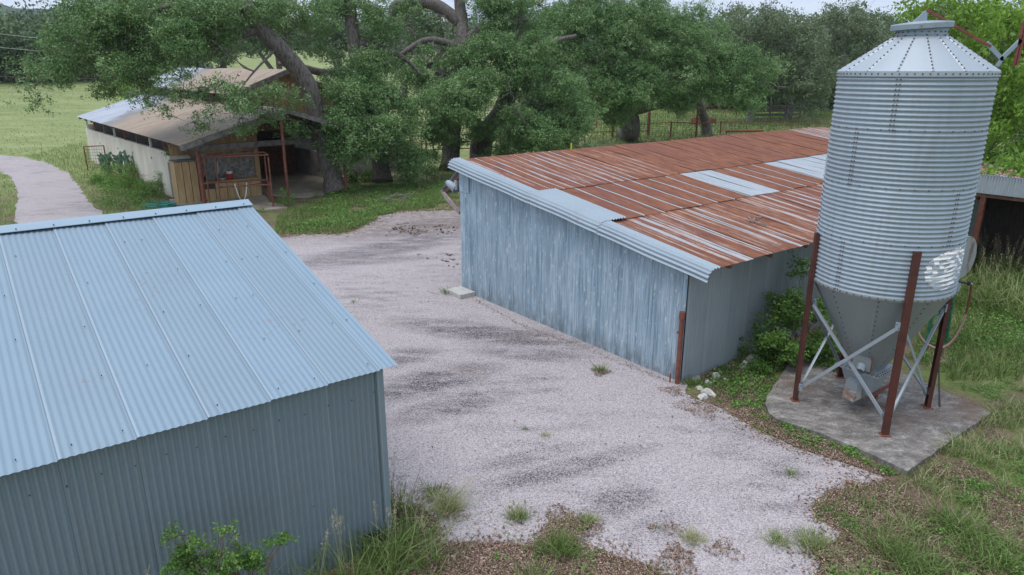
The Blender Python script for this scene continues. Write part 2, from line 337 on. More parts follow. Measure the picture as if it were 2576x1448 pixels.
# ------------------------------------------------------------------ corrugated sheet helpers
def wave(s, pitch, amp): return amp*math.cos(2*math.pi*s/pitch)
def corr(mb, p0, du, L, top, bot, nrm, pitch=.0675, amp=.009, seg=6, panel=.61, lap=.004, rows=2):
    """wall/roof sheet: runs along du for L; top(s), bot(s) give the end points of each corrugation"""
    n = int(L/pitch*seg); du = np.array(du, float); nrm = np.array(nrm, float)
    def f(i, j):
        s = i*L; d = wave(s, pitch, amp)+lap*((s/panel) % 1.)
        a = np.array(bot(s), float); b = np.array(top(s), float)
        return a+(b-a)*j+nrm*d
    mb.grid(f, n, rows)
def screws(mb, pts, nrm, r=.009):
    nrm = Vector([float(c) for c in nrm]).normalized()
    for p in pts:
        p = Vector([float(c) for c in p]); mb.tube([p-nrm*.004, p+nrm*.008], r, 6)
# ------------------------------------------------------------------ near grey shed
M['galv_cap'] = galv('ridge_cap_steel', (.27, .36, .44), (.33, .43, .51), .6, .3)
def grey_shed():
    root = empty('metal_shed', FS.w(3.25, 6.58), TH, 'blue grey galvanised steel shed with clean corrugated gable roof in the near left', 'shed')
    org = (3.25, 6.58, 0); UL = -9.; ve, ze, vr, zr, vb = 6.47, 2.345, 11.2, 3.52, 15.93
    rng = random.Random(1)
    mb = MB(); corr(mb, None, (1,0,0), 3.25-UL, lambda s: (UL+s, 6.58, 2.33), lambda s: (UL+s, 6.58, -.03), (0,-1,0), amp=.0135, lap=.009); 
    mb.mi = 1
    for k in range(42):
        u = 3.15-k*.27
        screws(mb, [(u, 6.564, 2.05-.02*(k%2))], (0,-1,0), .008)
        if k % 3 == 0: screws(mb, [(u, 6.568, .9)], (0,-1,0), .008)
    mb.build('front_wall', [M['galv_wall'], M['bolt']], root, org)
    mb = MB(); corr(mb, None, (0,1,0), 9.25, lambda s: (3.25, 6.58+s, 2.33+(1.19*(1-abs(s-4.62)/4.62))), lambda s: (3.25, 6.58+s, -.03), (1,0,0)); mb.build('gable_wall', M['galv_wall'], root, org)
    mb = MB(); corr(mb, None, (1,0,0), 3.25-UL, lambda s: (UL+s, 15.83, 2.33), lambda s: (UL+s, 15.83, -.03), (0,1,0), seg=4); mb.build('rear_wall', M['galv_wall'], root, org)
    # corner flashing
    mb = MB(); mb.box((3.19, 6.553, 0), (3.275, 6.559, 2.3)); mb.box((3.269, 6.559, 0), (3.275, 6.66, 2.3)); mb.build('corner_trim', M['galv_wall'], root, org)
    nf = np.array([0, -(zr-ze), (vr-ve)]); nf = nf/np.linalg.norm(nf)
    mb = MB(); corr(mb, None, (1,0,0), 3.42-UL, lambda s: (UL+s, vr, zr), lambda s: (UL+s, ve, ze), nf, seg=8, amp=.0038, lap=-.014, panel=.61, rows=6)
    mb.mi = 1; pts = []
    for r_, fr in enumerate((.03, .22, .42, .62, .82, .97)):
        for k in range(62):
            u = 3.42-.1-k*.2025+rng.uniform(-.01, .01)
            if rng.random() < .33: pts.append((u, ve+(vr-ve)*fr, ze+(zr-ze)*fr))
    screws(mb, [np.array(p)+nf*.004 for p in pts], nf, .006)
    mb.build('roof', [M['galv_roof'], M['bolt']], root, org, smooth=True)
    nb = np.array([0, (zr-ze), (vb-vr)]); nb = nb/np.linalg.norm(nb)
    mb = MB(); corr(mb, None, (1,0,0), 3.42-UL, lambda s: (UL+s, vr, zr), lambda s: (UL+s, vb, ze), nb, seg=5, rows=2); mb.build('rear_roof', M['galv_roof'], root, org)
    mb = MB()
    prof = [(-.21, -.034), (-.205, -.026), (-.05, .012), (-.025, .026), (0, .030), (.025, .026), (.05, .012), (.205, -.026), (.21, -.034)]
    mb.grid(lambda i, j: (UL+(3.43-UL)*i, vr+prof[int(round(j*8))][0], zr+.012+prof[int(round(j*8))][1]), 4, 8)
    mb.mi = 1; screws(mb, [(3.3-k*.42, vr-.18, zr+.012-.006) for k in range(28)], (0,-.25,1), .010)
    mb.build('ridge_cap', [M['galv_cap'], M['bolt']], root, org)
    mb = MB(); mb.box((2.86, 6.50, .0), (2.90, 6.545, .26)); mb.box((2.90, 6.50, .22), (3.12, 6.545, .26)); mb.box((3.08, 6.50, 0), (3.12, 6.545, .22)); mb.build('vent_frame', M['black'], root, org)
grey_shed()
# ------------------------------------------------------------------ long shed with rusty roof
def rust_roof_mat():
    m, t, b, _ = newmat('rusted_roof_steel'); co = objco(t)
    a = nd(t, 'Attribute', {'attribute_name': 'tint'}).outputs['Fac']
    n1 = noise(t, mapping(t, co, sc=(5.5, .30, 1)), 1.6, 5, .55)       # streaks down the slope
    n2 = noise(t, mapping(t, co, sc=(6, .8, 1)), 1.5, 8, .75)
    n3 = noise(t, co, 28, 4, .7)
    v = mth(t, 'ADD', mth(t, 'MULTIPLY', n1, .62), mth(t, 'ADD', mth(t, 'MULTIPLY', n2, .44), mth(t, 'MULTIPLY', n3, .14)))
    f = mth(t, 'MULTIPLY', mth(t, 'SUBTRACT', mth(t, 'ADD', v, a), 1.055), 6., 0, True)
    rc = ramp(t, noise(t, mapping(t, co, sc=(2.5, .6, 1)), 3.2, 7, .7), [(.3, (.115, .042, .026)), (.5, (.205, .077, .040)), (.72, (.32, .14, .078))])
    rc = mix(t, ramp(t, noise(t, co, .35, 5), [(.45, 0.), (.62, .55)]), rc, (.17, .06, .045))
    gc = ramp(t, n2, [(.3, (.31, .34, .37)), (.7, (.47, .52, .56))])
    edge = mth(t, 'MULTIPLY', f, mth(t, 'SUBTRACT', 1., f)); gc = mix(t, mth(t, 'MULTIPLY', edge, 3., 0, True), gc, (.52, .36, .28))
    t.links.new(mix(t, f, gc, rc), b.inputs['Base Color'])
    t.links.new(mth(t, 'MULTIPLY', mth(t, 'SUBTRACT', 1., f), .6), b.inputs['Metallic'])
    t.links.new(mth(t, 'MULTIPLY_ADD', f, .35, .45), b.inputs['Roughness'])
    t.links.new(bump(t, n3, .3, .004), b.inputs['Normal'])
    return m
def peel_mat():
    m, t, b, _ = newmat('peeling_painted_steel'); co = objco(t)
    n1 = noise(t, mapping(t, co, sc=(1, 26, .5)), 2.2, 8, .68); n2 = noise(t, mapping(t, co, sc=(1, 2.2, .35)), 1.5, 6, .6)
    n3 = noise(t, mapping(t, co, sc=(1, 6, 1.2)), 3.2, 8, .7)
    n4 = noise(t, mapping(t, co, sc=(1, 34, .55)), 2.6, 5, .6)
    c = ramp(t, mth(t, 'ADD', mth(t, 'MULTIPLY', n1, .72), mth(t, 'MULTIPLY', n2, .28)), [(.36, (.19, .30, .39)), (.45, (.34, .47, .56)), (.52, (.47, .60, .69)), (.62, (.68, .77, .82))])
    c = mix(t, ramp(t, n4, [(.38, .75), (.48, 0.)]), c, (.23, .30, .36))
    Y0 = sepxyz(t, co)[1]
    w1 = nd(t, 'TexWhiteNoise', {'noise_dimensions': '1D'}, {'W': mth(t, 'FLOOR', mth(t, 'MULTIPLY', Y0, 22.7))}).outputs[0]
    w2 = nd(t, 'TexWhiteNoise', {'noise_dimensions': '1D'}, {'W': mth(t, 'ADD', 7.3, mth(t, 'FLOOR', mth(t, 'DIVIDE', Y0, .66)))}).outputs[0]
    c = mix(t, mth(t, 'MULTIPLY', mth(t, 'MULTIPLY', mth(t, 'GREATER_THAN', w1, .52), w1), ramp(t, n2, [(.35, .55), (.62, .1)])), c, (.16, .24, .31))
    c = mix(t, mth(t, 'MULTIPLY', w2, .22), c, (.26, .34, .40))
    c = mix(t, mth(t, 'MULTIPLY', mth(t, 'LESS_THAN', mth(t, 'FRACT', mth(t, 'DIVIDE', Y0, .66)), .02), .6), c, (.10, .14, .18))
    c = mix(t, ramp(t, n3, [(.57, 0.), (.62, .9)]), c, (.70, .73, .75))
    c = mix(t, ramp(t, noise(t, mapping(t, co, (0, 3, 1), sc=(1, 7, .7)), 1.9, 8, .72), [(.70, 0.), (.73, 1.)]), c, (.34, .15, .07))
    Z = sepxyz(t, co)[2]; dirt = mth(t, 'MULTIPLY', mth(t, 'MULTIPLY_ADD', Z, -2.4, 1.1, True), ramp(t, noise(t, mapping(t, co, sc=(1, 3, 1.2)), 1.6, 6, .7), [(.40, 0.), (.60, .75)])); c = mix(t, dirt, c, (.17, .19, .20))
    t.links.new(c, b.inputs['Base Color']); b.inputs['Metallic'].default_value = .1; b.inputs['Roughness'].default_value = .55
    t.links.new(bump(t, n3, .35, .004), b.inputs['Normal'])
    return m
M['pale_rust'] = pm('rust_marked_pale_steel', (.30, .18, .12), (.45, .43, .39), 7, .7, 0, .1, lo=.38, hi=.5)
M['rust_roof'] = rust_roof_mat(); M['peel'] = peel_mat()
def rz(v): return 2.30+(v-6.9)*.1395
def long_shed():
    org = (9.68, 7.33, 0); root = empty('long_shed', FS.w(9.68, 7.33), TH, 'long low shed with rust streaked corrugated roof and peeling pale blue end wall', 'shed')
    U0, U1, V0, V1 = 9.62, 26.6, 6.88, 14.6
    # end wall
    mb = MB(); corr(mb, None, (0,1,0), 7.17, lambda s: (9.68, 7.33+s, rz(7.33+s)-.05), lambda s: (9.68, 7.33+s, -.03), (-1,0,0), pitch=.044, amp=.0085, seg=6, panel=.66, lap=.006)
    mb.build('end_wall', M['peel'], root, org)
    mb = MB(); corr(mb, None, (0,1,0), .42, lambda s: (9.655, 14.08+s, 3.22), lambda s: (9.655, 14.08+s, 2.62), (-1,0,0), pitch=.0675, amp=.007, seg=6); mb.build('wall_patch', M['peel'], root, org)
    mb = MB(); corr(mb, None, (1,0,0), 17, lambda s: (9.68+s, 7.33, rz(7.33)-.06), lambda s: (9.68+s, 7.33, -.03), (0,-1,0), pitch=.0675, amp=.018, seg=6); mb.build('side_wall', M['galv_side'], root, org)
    mb = MB(); corr(mb, None, (1,0,0), 17, lambda s: (9.68+s, 14.5, rz(14.5)-.06), lambda s: (9.68+s, 14.5, -.03), (0,1,0), seg=4); mb.build('high_wall', M['galv_side'], root, org)
    # rafters under low eave
    for k in range(14):
        u = 10.35+k*1.25
        MB().bar((u, 6.93, rz(6.93)-.09), (u, 14.3, rz(14.3)-.09), .05, .12).build('rafter', M['brown_wood'], root, org)
    # roof: three courses of narrow panels, one mesh with a per-sheet rust value
    rng = random.Random(7); V = []; F = []; T = []
    band = {}
    for ci in (0, 2):
        bb = []; 
        while len(bb) < 400:
            bb += [rng.uniform(.06, .12)]*rng.choice((3, 3, 4, 5)); bb += [rng.uniform(-.10, .0)]*rng.choice((1, 1, 2, 2))
        band[ci] = bb
    courses = [(6.84, 9.52, 0), (9.44, 11.62, 1), (11.54, 14.62, 2)]
    pw = .62; pitch = .062; seg = 6; ns = int(round(pw/pitch))
    for (va, vb, ci) in courses:
        u = U0; k = 0
        while u < U1:
            um = u+pw/2
            if ci == 0: base = rng.uniform(.51, .61)
            elif ci == 1:
                base = rng.uniform(.70, .78)
                if 14.6 < um < 15.8: base = .33
                if 18.2 < um < 22.0: base = .33
                if 22.6 < um < 23.5: base = .4
            else: base = rng.uniform(.54, .64)+max(0, min(.22, (um-13.2)*.07))
            if ci == 2 and um > 24.6: base = .48
            dz = .016*(2-ci)*-1+.020+rng.uniform(-.002, .002); dv = rng.uniform(-.02, .02)
            n = ns*seg; nv = 14; b0 = len(V); ripple = rng.uniform(0, 6)
            for j in range(nv+1):
                v = va+dv+(vb-va)*j/nv
                for i in range(n+1):
                    s = i/n*(pw+.02); z = rz(v)+.008*math.cos(2*math.pi*s/pitch)+dz+.005*(1-i/n)+.004*math.sin(v*2.3+ripple)
                    V.append((u+s, v, z))
            for j in range(nv):
                for i in range(n):
                    F.append((b0+j*(n+1)+i, b0+j*(n+1)+i+1, b0+(j+1)*(n+1)+i+1, b0+(j+1)*(n+1)+i))
                    e = base; w = i//seg
                    if ci == 1 and w >= ns-1 and base > .6: e = .36
                    if ci != 1: e = base+band[ci][(k*ns+w) % 400]-(.10 if w == ns-1 else 0)+(.04 if j in (0, nv-1) else 0)
                    if ci == 2: e += .10*max(0, (j/nv-.35))*(1 if um > 12 else .3)
                    T.append(e)
            u += pw; k += 1
    V = np.array(V)-np.array(org)
    npmesh('roof', V, np.array(F), M['rust_roof'], np.array(T), root)
    # rolled barge trim along the rake, three overlapping lengths
    def trim(v0, v1, wide, dz):
        prof = []; arc = [(U0+wide, .0), (U0+.02, .0)]+[(U0+.02-.21*math.sin(q*math.pi/16), -.17*(1-math.cos(q*math.pi/16))) for q in range(1, 9)]+[(U0-.20, -.215)]
        seg_l = [0]
        for q in range(1, len(arc)): seg_l.append(seg_l[-1]+math.hypot(arc[q][0]-arc[q-1][0], arc[q][1]-arc[q-1][1]))
        for k in range(61):
            l = seg_l[-1]*k/60; q = max(1, next((i for i, x in enumerate(seg_l) if x >= l-1e-9), len(arc)-1)); f = (l-seg_l[q-1])/(seg_l[q]-seg_l[q-1])
            x = arc[q-1][0]+(arc[q][0]-arc[q-1][0])*f; z = arc[q-1][1]+(arc[q][1]-arc[q-1][1])*f
            tx, tz = arc[q][0]-arc[q-1][0], arc[q][1]-arc[q-1][1]; tl = math.hypot(tx, tz); rib = .013*math.cos((seg_l[-1]-l)/.078*2*math.pi)
            prof.append((x+tz/tl*rib, .036+dz+z-tx/tl*rib))
        mb = MB()
        mb.grid(lambda i, j: (prof[int(round(i*60))][0]+.012*math.sin(v0+j*9)*(i > .5)*i, v0+(v1-v0)*j, rz(v0+(v1-v0)*j)+prof[int(round(i*60))][1]), 60, 24)
        mb.build('barge_trim', M['galv_trim'], root, org, smooth=True)
    trim(6.75, 9.45, .17, .012); trim(9.38, 11.55, .62, .024); trim(11.48, 14.66, .17, .012)
    # propped-open shutter on the high side, seen past the corner
    MB().bar((9.9, 14.52, 3.20), (9.9, 15.55, 2.42), .07, .09).build('shutter_frame', M['brown_wood'], root, org)
    MB().bar((9.78, 15.55, 2.45), (12.2, 15.55, 2.45), .07, .09).build('shutter_frame', M['pink_wood'], root, org)
    MB().bar((9.72, 14.6, 2.05), (9.80, 15.5, 2.42), .06, .10).build('shutter_prop', M['pink_wood'], root, org)
    mb = MB(); corr(mb, None, (1,0,0), 2.4, lambda s: (9.8+s, 14.56, 3.27), lambda s: (9.8+s, 15.62, 2.49), (0,.55,.8)); mb.build('shutter', M['galv_side'], root, org)
long_shed()
def barn_lamp():
    p = FS.w(9.62, 14.62, 2.78); root = empty('flood_lamp', p, TH, 'hooded white flood lamp beside the open shutter at the shed corner', 'lamp')
    mb = MB(); mb.lathe([(.001, .13), (.05, .12), (.085, .05), (.10, -.10), (.13, -.22), (.125, -.225), (.08, -.1)], n=20)
    h = mb.build('lamp_shade', M['galv_trim'], root, smooth=True); h.rotation_euler = (math.radians(-62), 0, math.radians(20)); h.location = (-.02, .22, -.02)
    MB().bar((.02, 0, 0), (.0, .16, .0), .03, .03).build('bracket', M['white_plastic'], root)
    MB().box((-.03, -.03, -.13), (.03, .0, .10)).build('wall_plate', M['white_plastic'], root)
barn_lamp()
# ------------------------------------------------------------------ feed bin
SCN = (11.289, 4.784)          # bin axis in shed frame
def feed_bin():
    p = FS.w(*SCN); root = empty('feed_bin', p, 0, 'tall corrugated galvanised feed bin with cone roof and hopper on red iron legs', 'feed bin')
    R = 1.035; z0, z1 = 2.27, 5.51; cr_ = .81/12; cam_a = math.atan2(-p[1], -p[0])
    th = lambda deg: cam_a+math.radians(deg)               # 0 faces the yard, positive to the right
    # rings
    mb = MB(); n = 48*8; prof = []
    for i in range(n+1):
        z = z0+(z1-z0)*i/n; k = int((z-z0)/.81); prof.append((R+.0105*math.sin((z-z0)/cr_*2*math.pi)+.004*((z-z0)/.81 % 1), z))
    mb.lathe(prof, n=128)
    mb.mi = 1
    def rb(a, z, r=.011, R_=R): 
        d = (math.cos(a), math.sin(a), 0); screws(mb, [(R_*d[0], R_*d[1], z)], d, r)
    for c, deg in ((3, -11), (2, -37), (1, 47), (0, -35), (3, 80), (2, 95), (1, -75)):
        for k in range(12):
            z = z0+c*.81+(k+.25)*cr_
            for o2 in (0, 2.4): rb(th(deg+o2-.5*(3-c)*0), z, .012, R+.010)
    for c in (1, 2, 3):
        for k in range(36): rb(th(k*10+3), z0+c*.81+.012, .010, R+.008)
    mb.build('bin_wall', [M['galv_bin'], M['bolt']], root, smooth=True)
    mb = MB()
    for deg, c in ((-11, 3), (-37, 2), (47, 1), (-35, 0)):
        pass
    # roof cone with folded seams
    mb = MB(); seams = 16
    def cone(i, j):
        a = th(0)+2*math.pi*i; q = (i*seams) % 1; ridge = .010*max(0, 1-abs(q-.5)*18)
        r = 1.055+(.325-1.055)*j; z = 5.50+(6.0-5.50)*j+ridge
        return (r*math.cos(a), r*math.sin(a), z)
    mb.grid(cone, 320, 6); mb.lathe([(1.055, 5.50), (1.057, 5.43), (1.03, 5.43)], n=96)
    mb.mi = 1
    for k in range(seams):
        a = th((k+.5)*360/seams)
        for j in range(11):
            q = .05+j*.09; r = 1.055+(.325-1.055)*q; z = 5.5+.5*q+.012
            screws(mb, [(r*math.cos(a), r*math.sin(a), z)], (.4*math.cos(a), .4*math.sin(a), 1), .011)
    for k in range(72): rb(th(k*5), 5.465, .011, 1.056)
    mb.build('cone_roof', [M['galv_bar'], M['bolt']], root)
    # collar and lid
    mb = MB(); mb.lathe([(.345, 5.97), (.335, 6.00), (.33, 6.12)], n=48); mb.mi = 1
    for k in range(24): rb(th(k*15), 6.035, .010, .336)
    mb.build('collar', [M['galv_trim'], M['bolt']], root)
    mb = MB(); mb.lathe([(.375, 6.08), (.40, 6.085), (.405, 6.15), (.395, 6.165), (.15, 6.19), (.001, 6.195)], n=48)
    lid = mb.build('lid', M['galv_trim'], root, (0, 0, 6.12), loc=(-.015, 0, 6.12), smooth=False); lid.rotation_euler = (0, math.radians(-3.), 0)
    # lid lever: fin on the lid, long rusty rod to the V bracket at the eave
    def lp(x, y, Y=10.72): q = PX(x, y, Y); return q-p
    a_, b_, c_ = lp(2290, 61), lp(2332, 24), lp(2331, 60)
    mb = MB(); dd = np.array([.0, .012, 0]); mb.add([a_-dd, b_-dd, c_-dd, a_+dd, b_+dd, c_+dd], [(0,1,2),(5,4,3),(0,3,4,1),(1,4,5,2),(2,5,3,0)]); mb.build('lid_fin', M['galv_trim'], root)
    MB().bar(lp(2330, 25), lp(2492, 118), .035, .035).build('lid_rod', M['rust_pipe'], root)
    mb = MB(); mb.bar(lp(2482, 108), lp(2521, 150), .02, .06); mb.bar(lp(2517, 151), lp(2568, 101), .02, .06); mb.bar(lp(2521, 148), lp(2508, 168), .02, .05); mb.build('lever_bracket', M['galv_trim'], root)
    mb = MB(); mb.bar(lp(2576, 55), lp(2551, 165), .02, .045); mb.bar(lp(2582, 57), lp(2557, 165), .02, .045); mb.build('pull_rod', M['rust_pipe'], root)
    # hopper
    mb = MB(); seg = 96
    def hop(i, j):
        a = th(0)+2*math.pi*i; r = R+.004+(.24-R)*j; z = z0+.02+(.78-z0-.02)*j; q = (i*9+.5) % 1
        r += .006*max(0, 1-abs(q-.5)*20); return (r*math.cos(a), r*math.sin(a), z)
    mb.grid(hop, 270, 5); mb.lathe([(R+.012, z0+.025), (R+.016, z0), (R+.008, z0-.03)], n=96)
    mb.mi = 1
    for k in range(9):
        a = th(k*40+1.2)
        for j in range(15):
            q = .05+j*.062; r = R+.004+(.24-R)*q; z = z0+(.78-z0)*q
            screws(mb, [(r*math.cos(a), r*math.sin(a), z+.01)], (math.cos(a), math.sin(a), -.5), .011)
    for k in range(60): rb(th(k*6), z0-.0, .012, R+.012)
    mb.build('hopper', [M['galv_cone'], M['bolt']], root)
    # boot: square tapered outlet, inspection box, chute
    u = FS.a; v = FS.b
    def L3(x, y, z): return tuple((u*x+v*y+np.array([0, 0, z])))
    mb = MB()
    T_ = [(-.36,-.36),(.36,-.36),(.36,.36),(-.36,.36)]; Bq = [(-.17,-.17),(.17,-.17),(.17,.17),(-.17,.17)]
    vs = [L3(x, y, .80) for x, y in T_]+[L3(x, y, .77) for x, y in T_]+[L3(x*.8, y*.8, .76) for x, y in T_]+[L3(x, y, .34) for x, y in Bq]
    mb.add(vs, [(0,1,2,3)]+[(i, i+4, (i+1)%4+4, (i+1)%4) for i in range(4)]+[(i+4, i+8, (i+1)%4+8, (i+1)%4+4) for i in range(4)]+[(i+8, i+12, (i+1)%4+12, (i+1)%4+8) for i in range(4)]+[(15,14,13,12)])
    mb.mi = 1
    for k in range(10):
        q = -.33+k*.073
        for e in ((q, -.36), (-.36, q), (q, -.31), (-.31, q)): screws(mb, [L3(e[0], e[1], .80)], (0,0,1), .010)
    mb.build('boot', [M['galv_bar'], M['bolt']], root)
    def rbox(ang, r0, r1, hw, z_0, z_1, zt=None):
        d = np.array([math.cos(ang), math.sin(ang), 0]); tt = np.array([-d[1], d[0], 0]); zt = z_1 if zt is None else zt
        vs = [d*r+tt*w+np.array([0, 0, z]) for r, z in ((r0, z_0), (r1, z_0), (r1, zt), (r0, z_1)) for w in (-hw, hw)]
        return MB().add(vs, [(0,1,3,2),(2,3,5,4),(4,5,7,6),(6,7,1,0),(0,2,4,6),(1,7,5,3)])
    rbox(th(-28), .16, .37, .105, .44, .66, .58).build('inspection_door', M['galv_bar'], root)
    rbox(th(-28), .20, .42, .10, .27, .435).build('auger_chute', M['pale_rust'], root)
    sg = rbox(th(-9), .28, .50, .135, .88, 1.13, 1.06).build('slide_gate', M['galv_cone'], root)
    for q in (-1, 1): rbox(th(-9)+q*.29, .30, .515, .012, .86, 1.15, 1.08).build('gate_rail', M['rust_pipe'], sg)
    ca = th(-9); d = np.array([math.cos(ca), math.sin(ca), 0])
    mb = MB(); c0 = d*.49+np.array([0, 0, .96]); mb.tube([c0, c0+d*.10-np.array([0, 0, .07])], .07, 18, cap=False); mb.tube([c0, c0+d*.02], .055, 12); mb.build('outlet_spout', M['galv_bar'], root)
    mb = MB(); 
    for s_ in (-1, 1): mb.bar(L3(-.2, .2*s_, .33), L3(.75, .2*s_, .36), .035, .05)
    mb.bar(L3(.1, -.2, .33), L3(.1, -.2, .14), .03, .03); mb.bar(L3(.7, .2, .33), L3(.7, .2, .14), .03, .03); mb.bar(L3(.1, -.2, .2), L3(.7, .2, .2), .03, .03); mb.build('auger_frame', M['rust_pipe'], root)
    # legs: channel iron with foot plate
    S = .75; legs = []
    for (sx, sy) in ((-1, 1), (-1, -1), (1, -1), (1, 1)):
        mb = MB(); cx, cy = S*sx, S*sy; r = Vector((sx, sy, 0)).normalized()
        e1 = np.array([sx, sy, 0])/math.sqrt(2); e2 = np.array([-sy, sx, 0])/math.sqrt(2)
        def lq(a, b, z): q = np.array([cx, cy, 0])+e1*a+e2*b; return L3(q[0], q[1], z)
        for (a0, a1, b0, b1) in ((.035, .045, -.05, .05), (-.02, .035, -.05, -.042), (-.02, .035, .042, .05)):
            vs = [lq(a, b, z) for z in (.09, 3.03) for a, b in ((a0, b0), (a1, b0), (a1, b1), (a0, b1))]
            mb.add(vs, [(0,3,2,1),(4,5,6,7),(0,1,5,4),(1,2,6,5),(2,3,7,6),(3,0,4,7)])
        lg = mb.build('leg', M['red_iron'], root)
        mb = MB(); vs = [lq(a, b, z) for z in (.081, .095) for a, b in ((-.05, -.075), (.085, -.075), (.085, .075), (-.05, .075))]
        mb.add(vs, [(0,3,2,1),(4,5,6,7),(0,1,5,4),(1,2,6,5),(2,3,7,6),(3,0,4,7)]); mb.build('foot_plate', M['rust_pipe'], lg)
        legs.append((cx, cy))
    for i in range(4):
        a = legs[i]; b = legs[(i+1) % 4]; dx = np.array([b[0]-a[0], b[1]-a[1]]); dx = dx/np.linalg.norm(dx)
        for (s_, e_, off) in ((a, b, .014), (b, a, -.014)):
            d_ = dx if s_ is a else -dx; nx = np.array([-dx[1], dx[0]])*off
            P0 = (s_[0]+d_[0]*.07+nx[0], s_[1]+d_[1]*.07+nx[1], 1.84); P1 = (e_[0]-d_[0]*.07+nx[0], e_[1]-d_[1]*.07+nx[1], .36)
            mb = MB(); n3 = FS.a*(-dx[1])+FS.b*dx[0]
            mb.bar(L3(*P0), L3(*P1), .006, .052, up=(0,0,1)); pp, qq = np.array(L3(*P0)), np.array(L3(*P1)); o3 = n3*.018
            mb.bar(pp+o3+np.array([0,0,.022]), qq+o3+np.array([0,0,.022]), .036, .005)
            br = mb.build('brace', M['galv_bar'], root)
            for (q, zz) in ((P0, 1.87), (P1, .36)):
                mb = MB(); c = (q[0]-(d_[0]*.02 if q is P0 else -d_[0]*.02), q[1]-(d_[1]*.02 if q is P0 else -d_[1]*.02))
                A_ = [L3(c[0]+dx[0]*w+nx[0]*1.5, c[1]+dx[1]*w+nx[1]*1.5, zz+h) for w, h in ((-.055,-.065),(.055,-.065),(.055,.065),(-.055,.065))]
                B_ = [np.array(k)+n3*.005 for k in A_]
                mb.add(A_+B_, [(0,3,2,1),(4,5,6,7),(0,1,5,4),(1,2,6,5),(2,3,7,6),(3,0,4,7)])
                mb.mi = 1
                for w, h in ((-.03,.03),(.03,.03),(.0,-.03)): 
                    mb.tube([np.array(L3(c[0]+dx[0]*w, c[1]+dx[1]*w, zz+h))-n3*.03, np.array(L3(c[0]+dx[0]*w, c[1]+dx[1]*w, zz+h))+n3*.03], .008, 6)
                mb.build('gusset_plate', [M['galv_trim'], M['bolt']], br)
    # paper tag on hopper
    mb = MB(); a0 = th(-72)
    def tg(i, j):
        a = a0+(i-.5)*.13; q = .03+.22*j; r = R+.012+(.24-R)*q; return (r*math.cos(a), r*math.sin(a), z0+(.78-z0)*q)
    mb.grid(tg, 4, 2); mb.build('paper_tag', pm('cream_tag', (.55,.5,.4), (.6,.56,.46), 6, .8, 0, 0), root)
    # worn round painted emblem
    m, t, b, _ = newmat('worn_emblem_paint'); uv = nd(t, 'TexCoord').outputs['UV']; x, y, z_ = sepxyz(t, uv)
    ck = nd(t, 'TexChecker', None, {'Vector': mapping(t, uv, (0.05, .0, 0), sc=(1, 1, 0)), 'Scale': 5.}).outputs['Fac']
    row = mth(t, 'MULTIPLY', mth(t, 'SUBTRACT', y, .45), 8.)
    ck = mth(t, 'MULTIPLY', mth(t, 'LESS_THAN', mth(t, 'FRACT', row), .66), mth(t, 'LESS_THAN', mth(t, 'FRACT', mth(t, 'ADD', mth(t, 'MULTIPLY', x, 4.2), mth(t, 'MULTIPLY', mth(t, 'FLOOR', row), .5))), .62))
    yy = mth(t, 'GREATER_THAN', y, .45); yt = mth(t, 'LESS_THAN', y, .80)
    wear = ramp(t, noise(t, mapping(t, objco(t), sc=(1, 1, 4)), 7, 6, .7), [(.40, 0.), (.46, 1.)])
    gal = mth(t, 'MULTIPLY', ck, mth(t, 'MULTIPLY', yy, yt))
    strp = mth(t, 'MULTIPLY', mth(t, 'MULTIPLY', mth(t, 'LESS_THAN', y, .42), mth(t, 'LESS_THAN', mth(t, 'FRACT', mth(t, 'MULTIPLY', y, 8.)), .5)), ramp(t, noise(t, mapping(t, objco(t), sc=(.5, .5, 5)), 5, 3), [(.40, 0.), (.45, 1.)]))
    rim = ramp(t, noise(t, mapping(t, objco(t), sc=(1, 1, 5)), 9, 5), [(.60, 0.), (.63, 1.)])
    gg = mth(t, 'MULTIPLY', mth(t, 'MAXIMUM', gal, strp), .92)
    c = mix(t, gg, mix(t, rim, (.92, .92, .92), (.36, .17, .10)), (.30, .37, .43))
    t.links.new(c, b.inputs['Base Color']); b.inputs['Roughness'].default_value = .5
    V = []; F = []; UV = []; na, nr = 96, 90; a1 = th(55)
    nw = random.Random(4); rr = [1+.05*math.sin(3*k*2*math.pi/na)+nw.uniform(-.035, .035) for k in range(na)]
    for i in range(nr+1):
        for j in range(na):
            f = i/nr*rr[j]; ang = 2*math.pi*j/na; xx = f*math.cos(ang); yy_ = f*math.sin(ang)
            z = 2.74+yy_*.30+xx*.06; a = a1+xx*.42
            r = R+.0105*math.sin((z-z0)/cr_*2*math.pi)+.004*((z-z0)/.81 % 1)+.0065
            V.append((r*math.cos(a), r*math.sin(a), z)); UV.append((xx*.5+.5, yy_*.5+.5))
    for i in range(nr):
        for j in range(na): k = (j+1) % na; F.append((i*na+j, (i+1)*na+j, (i+1)*na+k, i*na+k))
    me = bpy.data.meshes.new('emblem'); me.from_pydata(V, [], F); me.update(); ul = me.uv_layers.new(name='UVMap')
    for lp_ in me.loops: ul.data[lp_.index].uv = UV[lp_.vertex_index]
    link('emblem', me, m, root)
feed_bin()
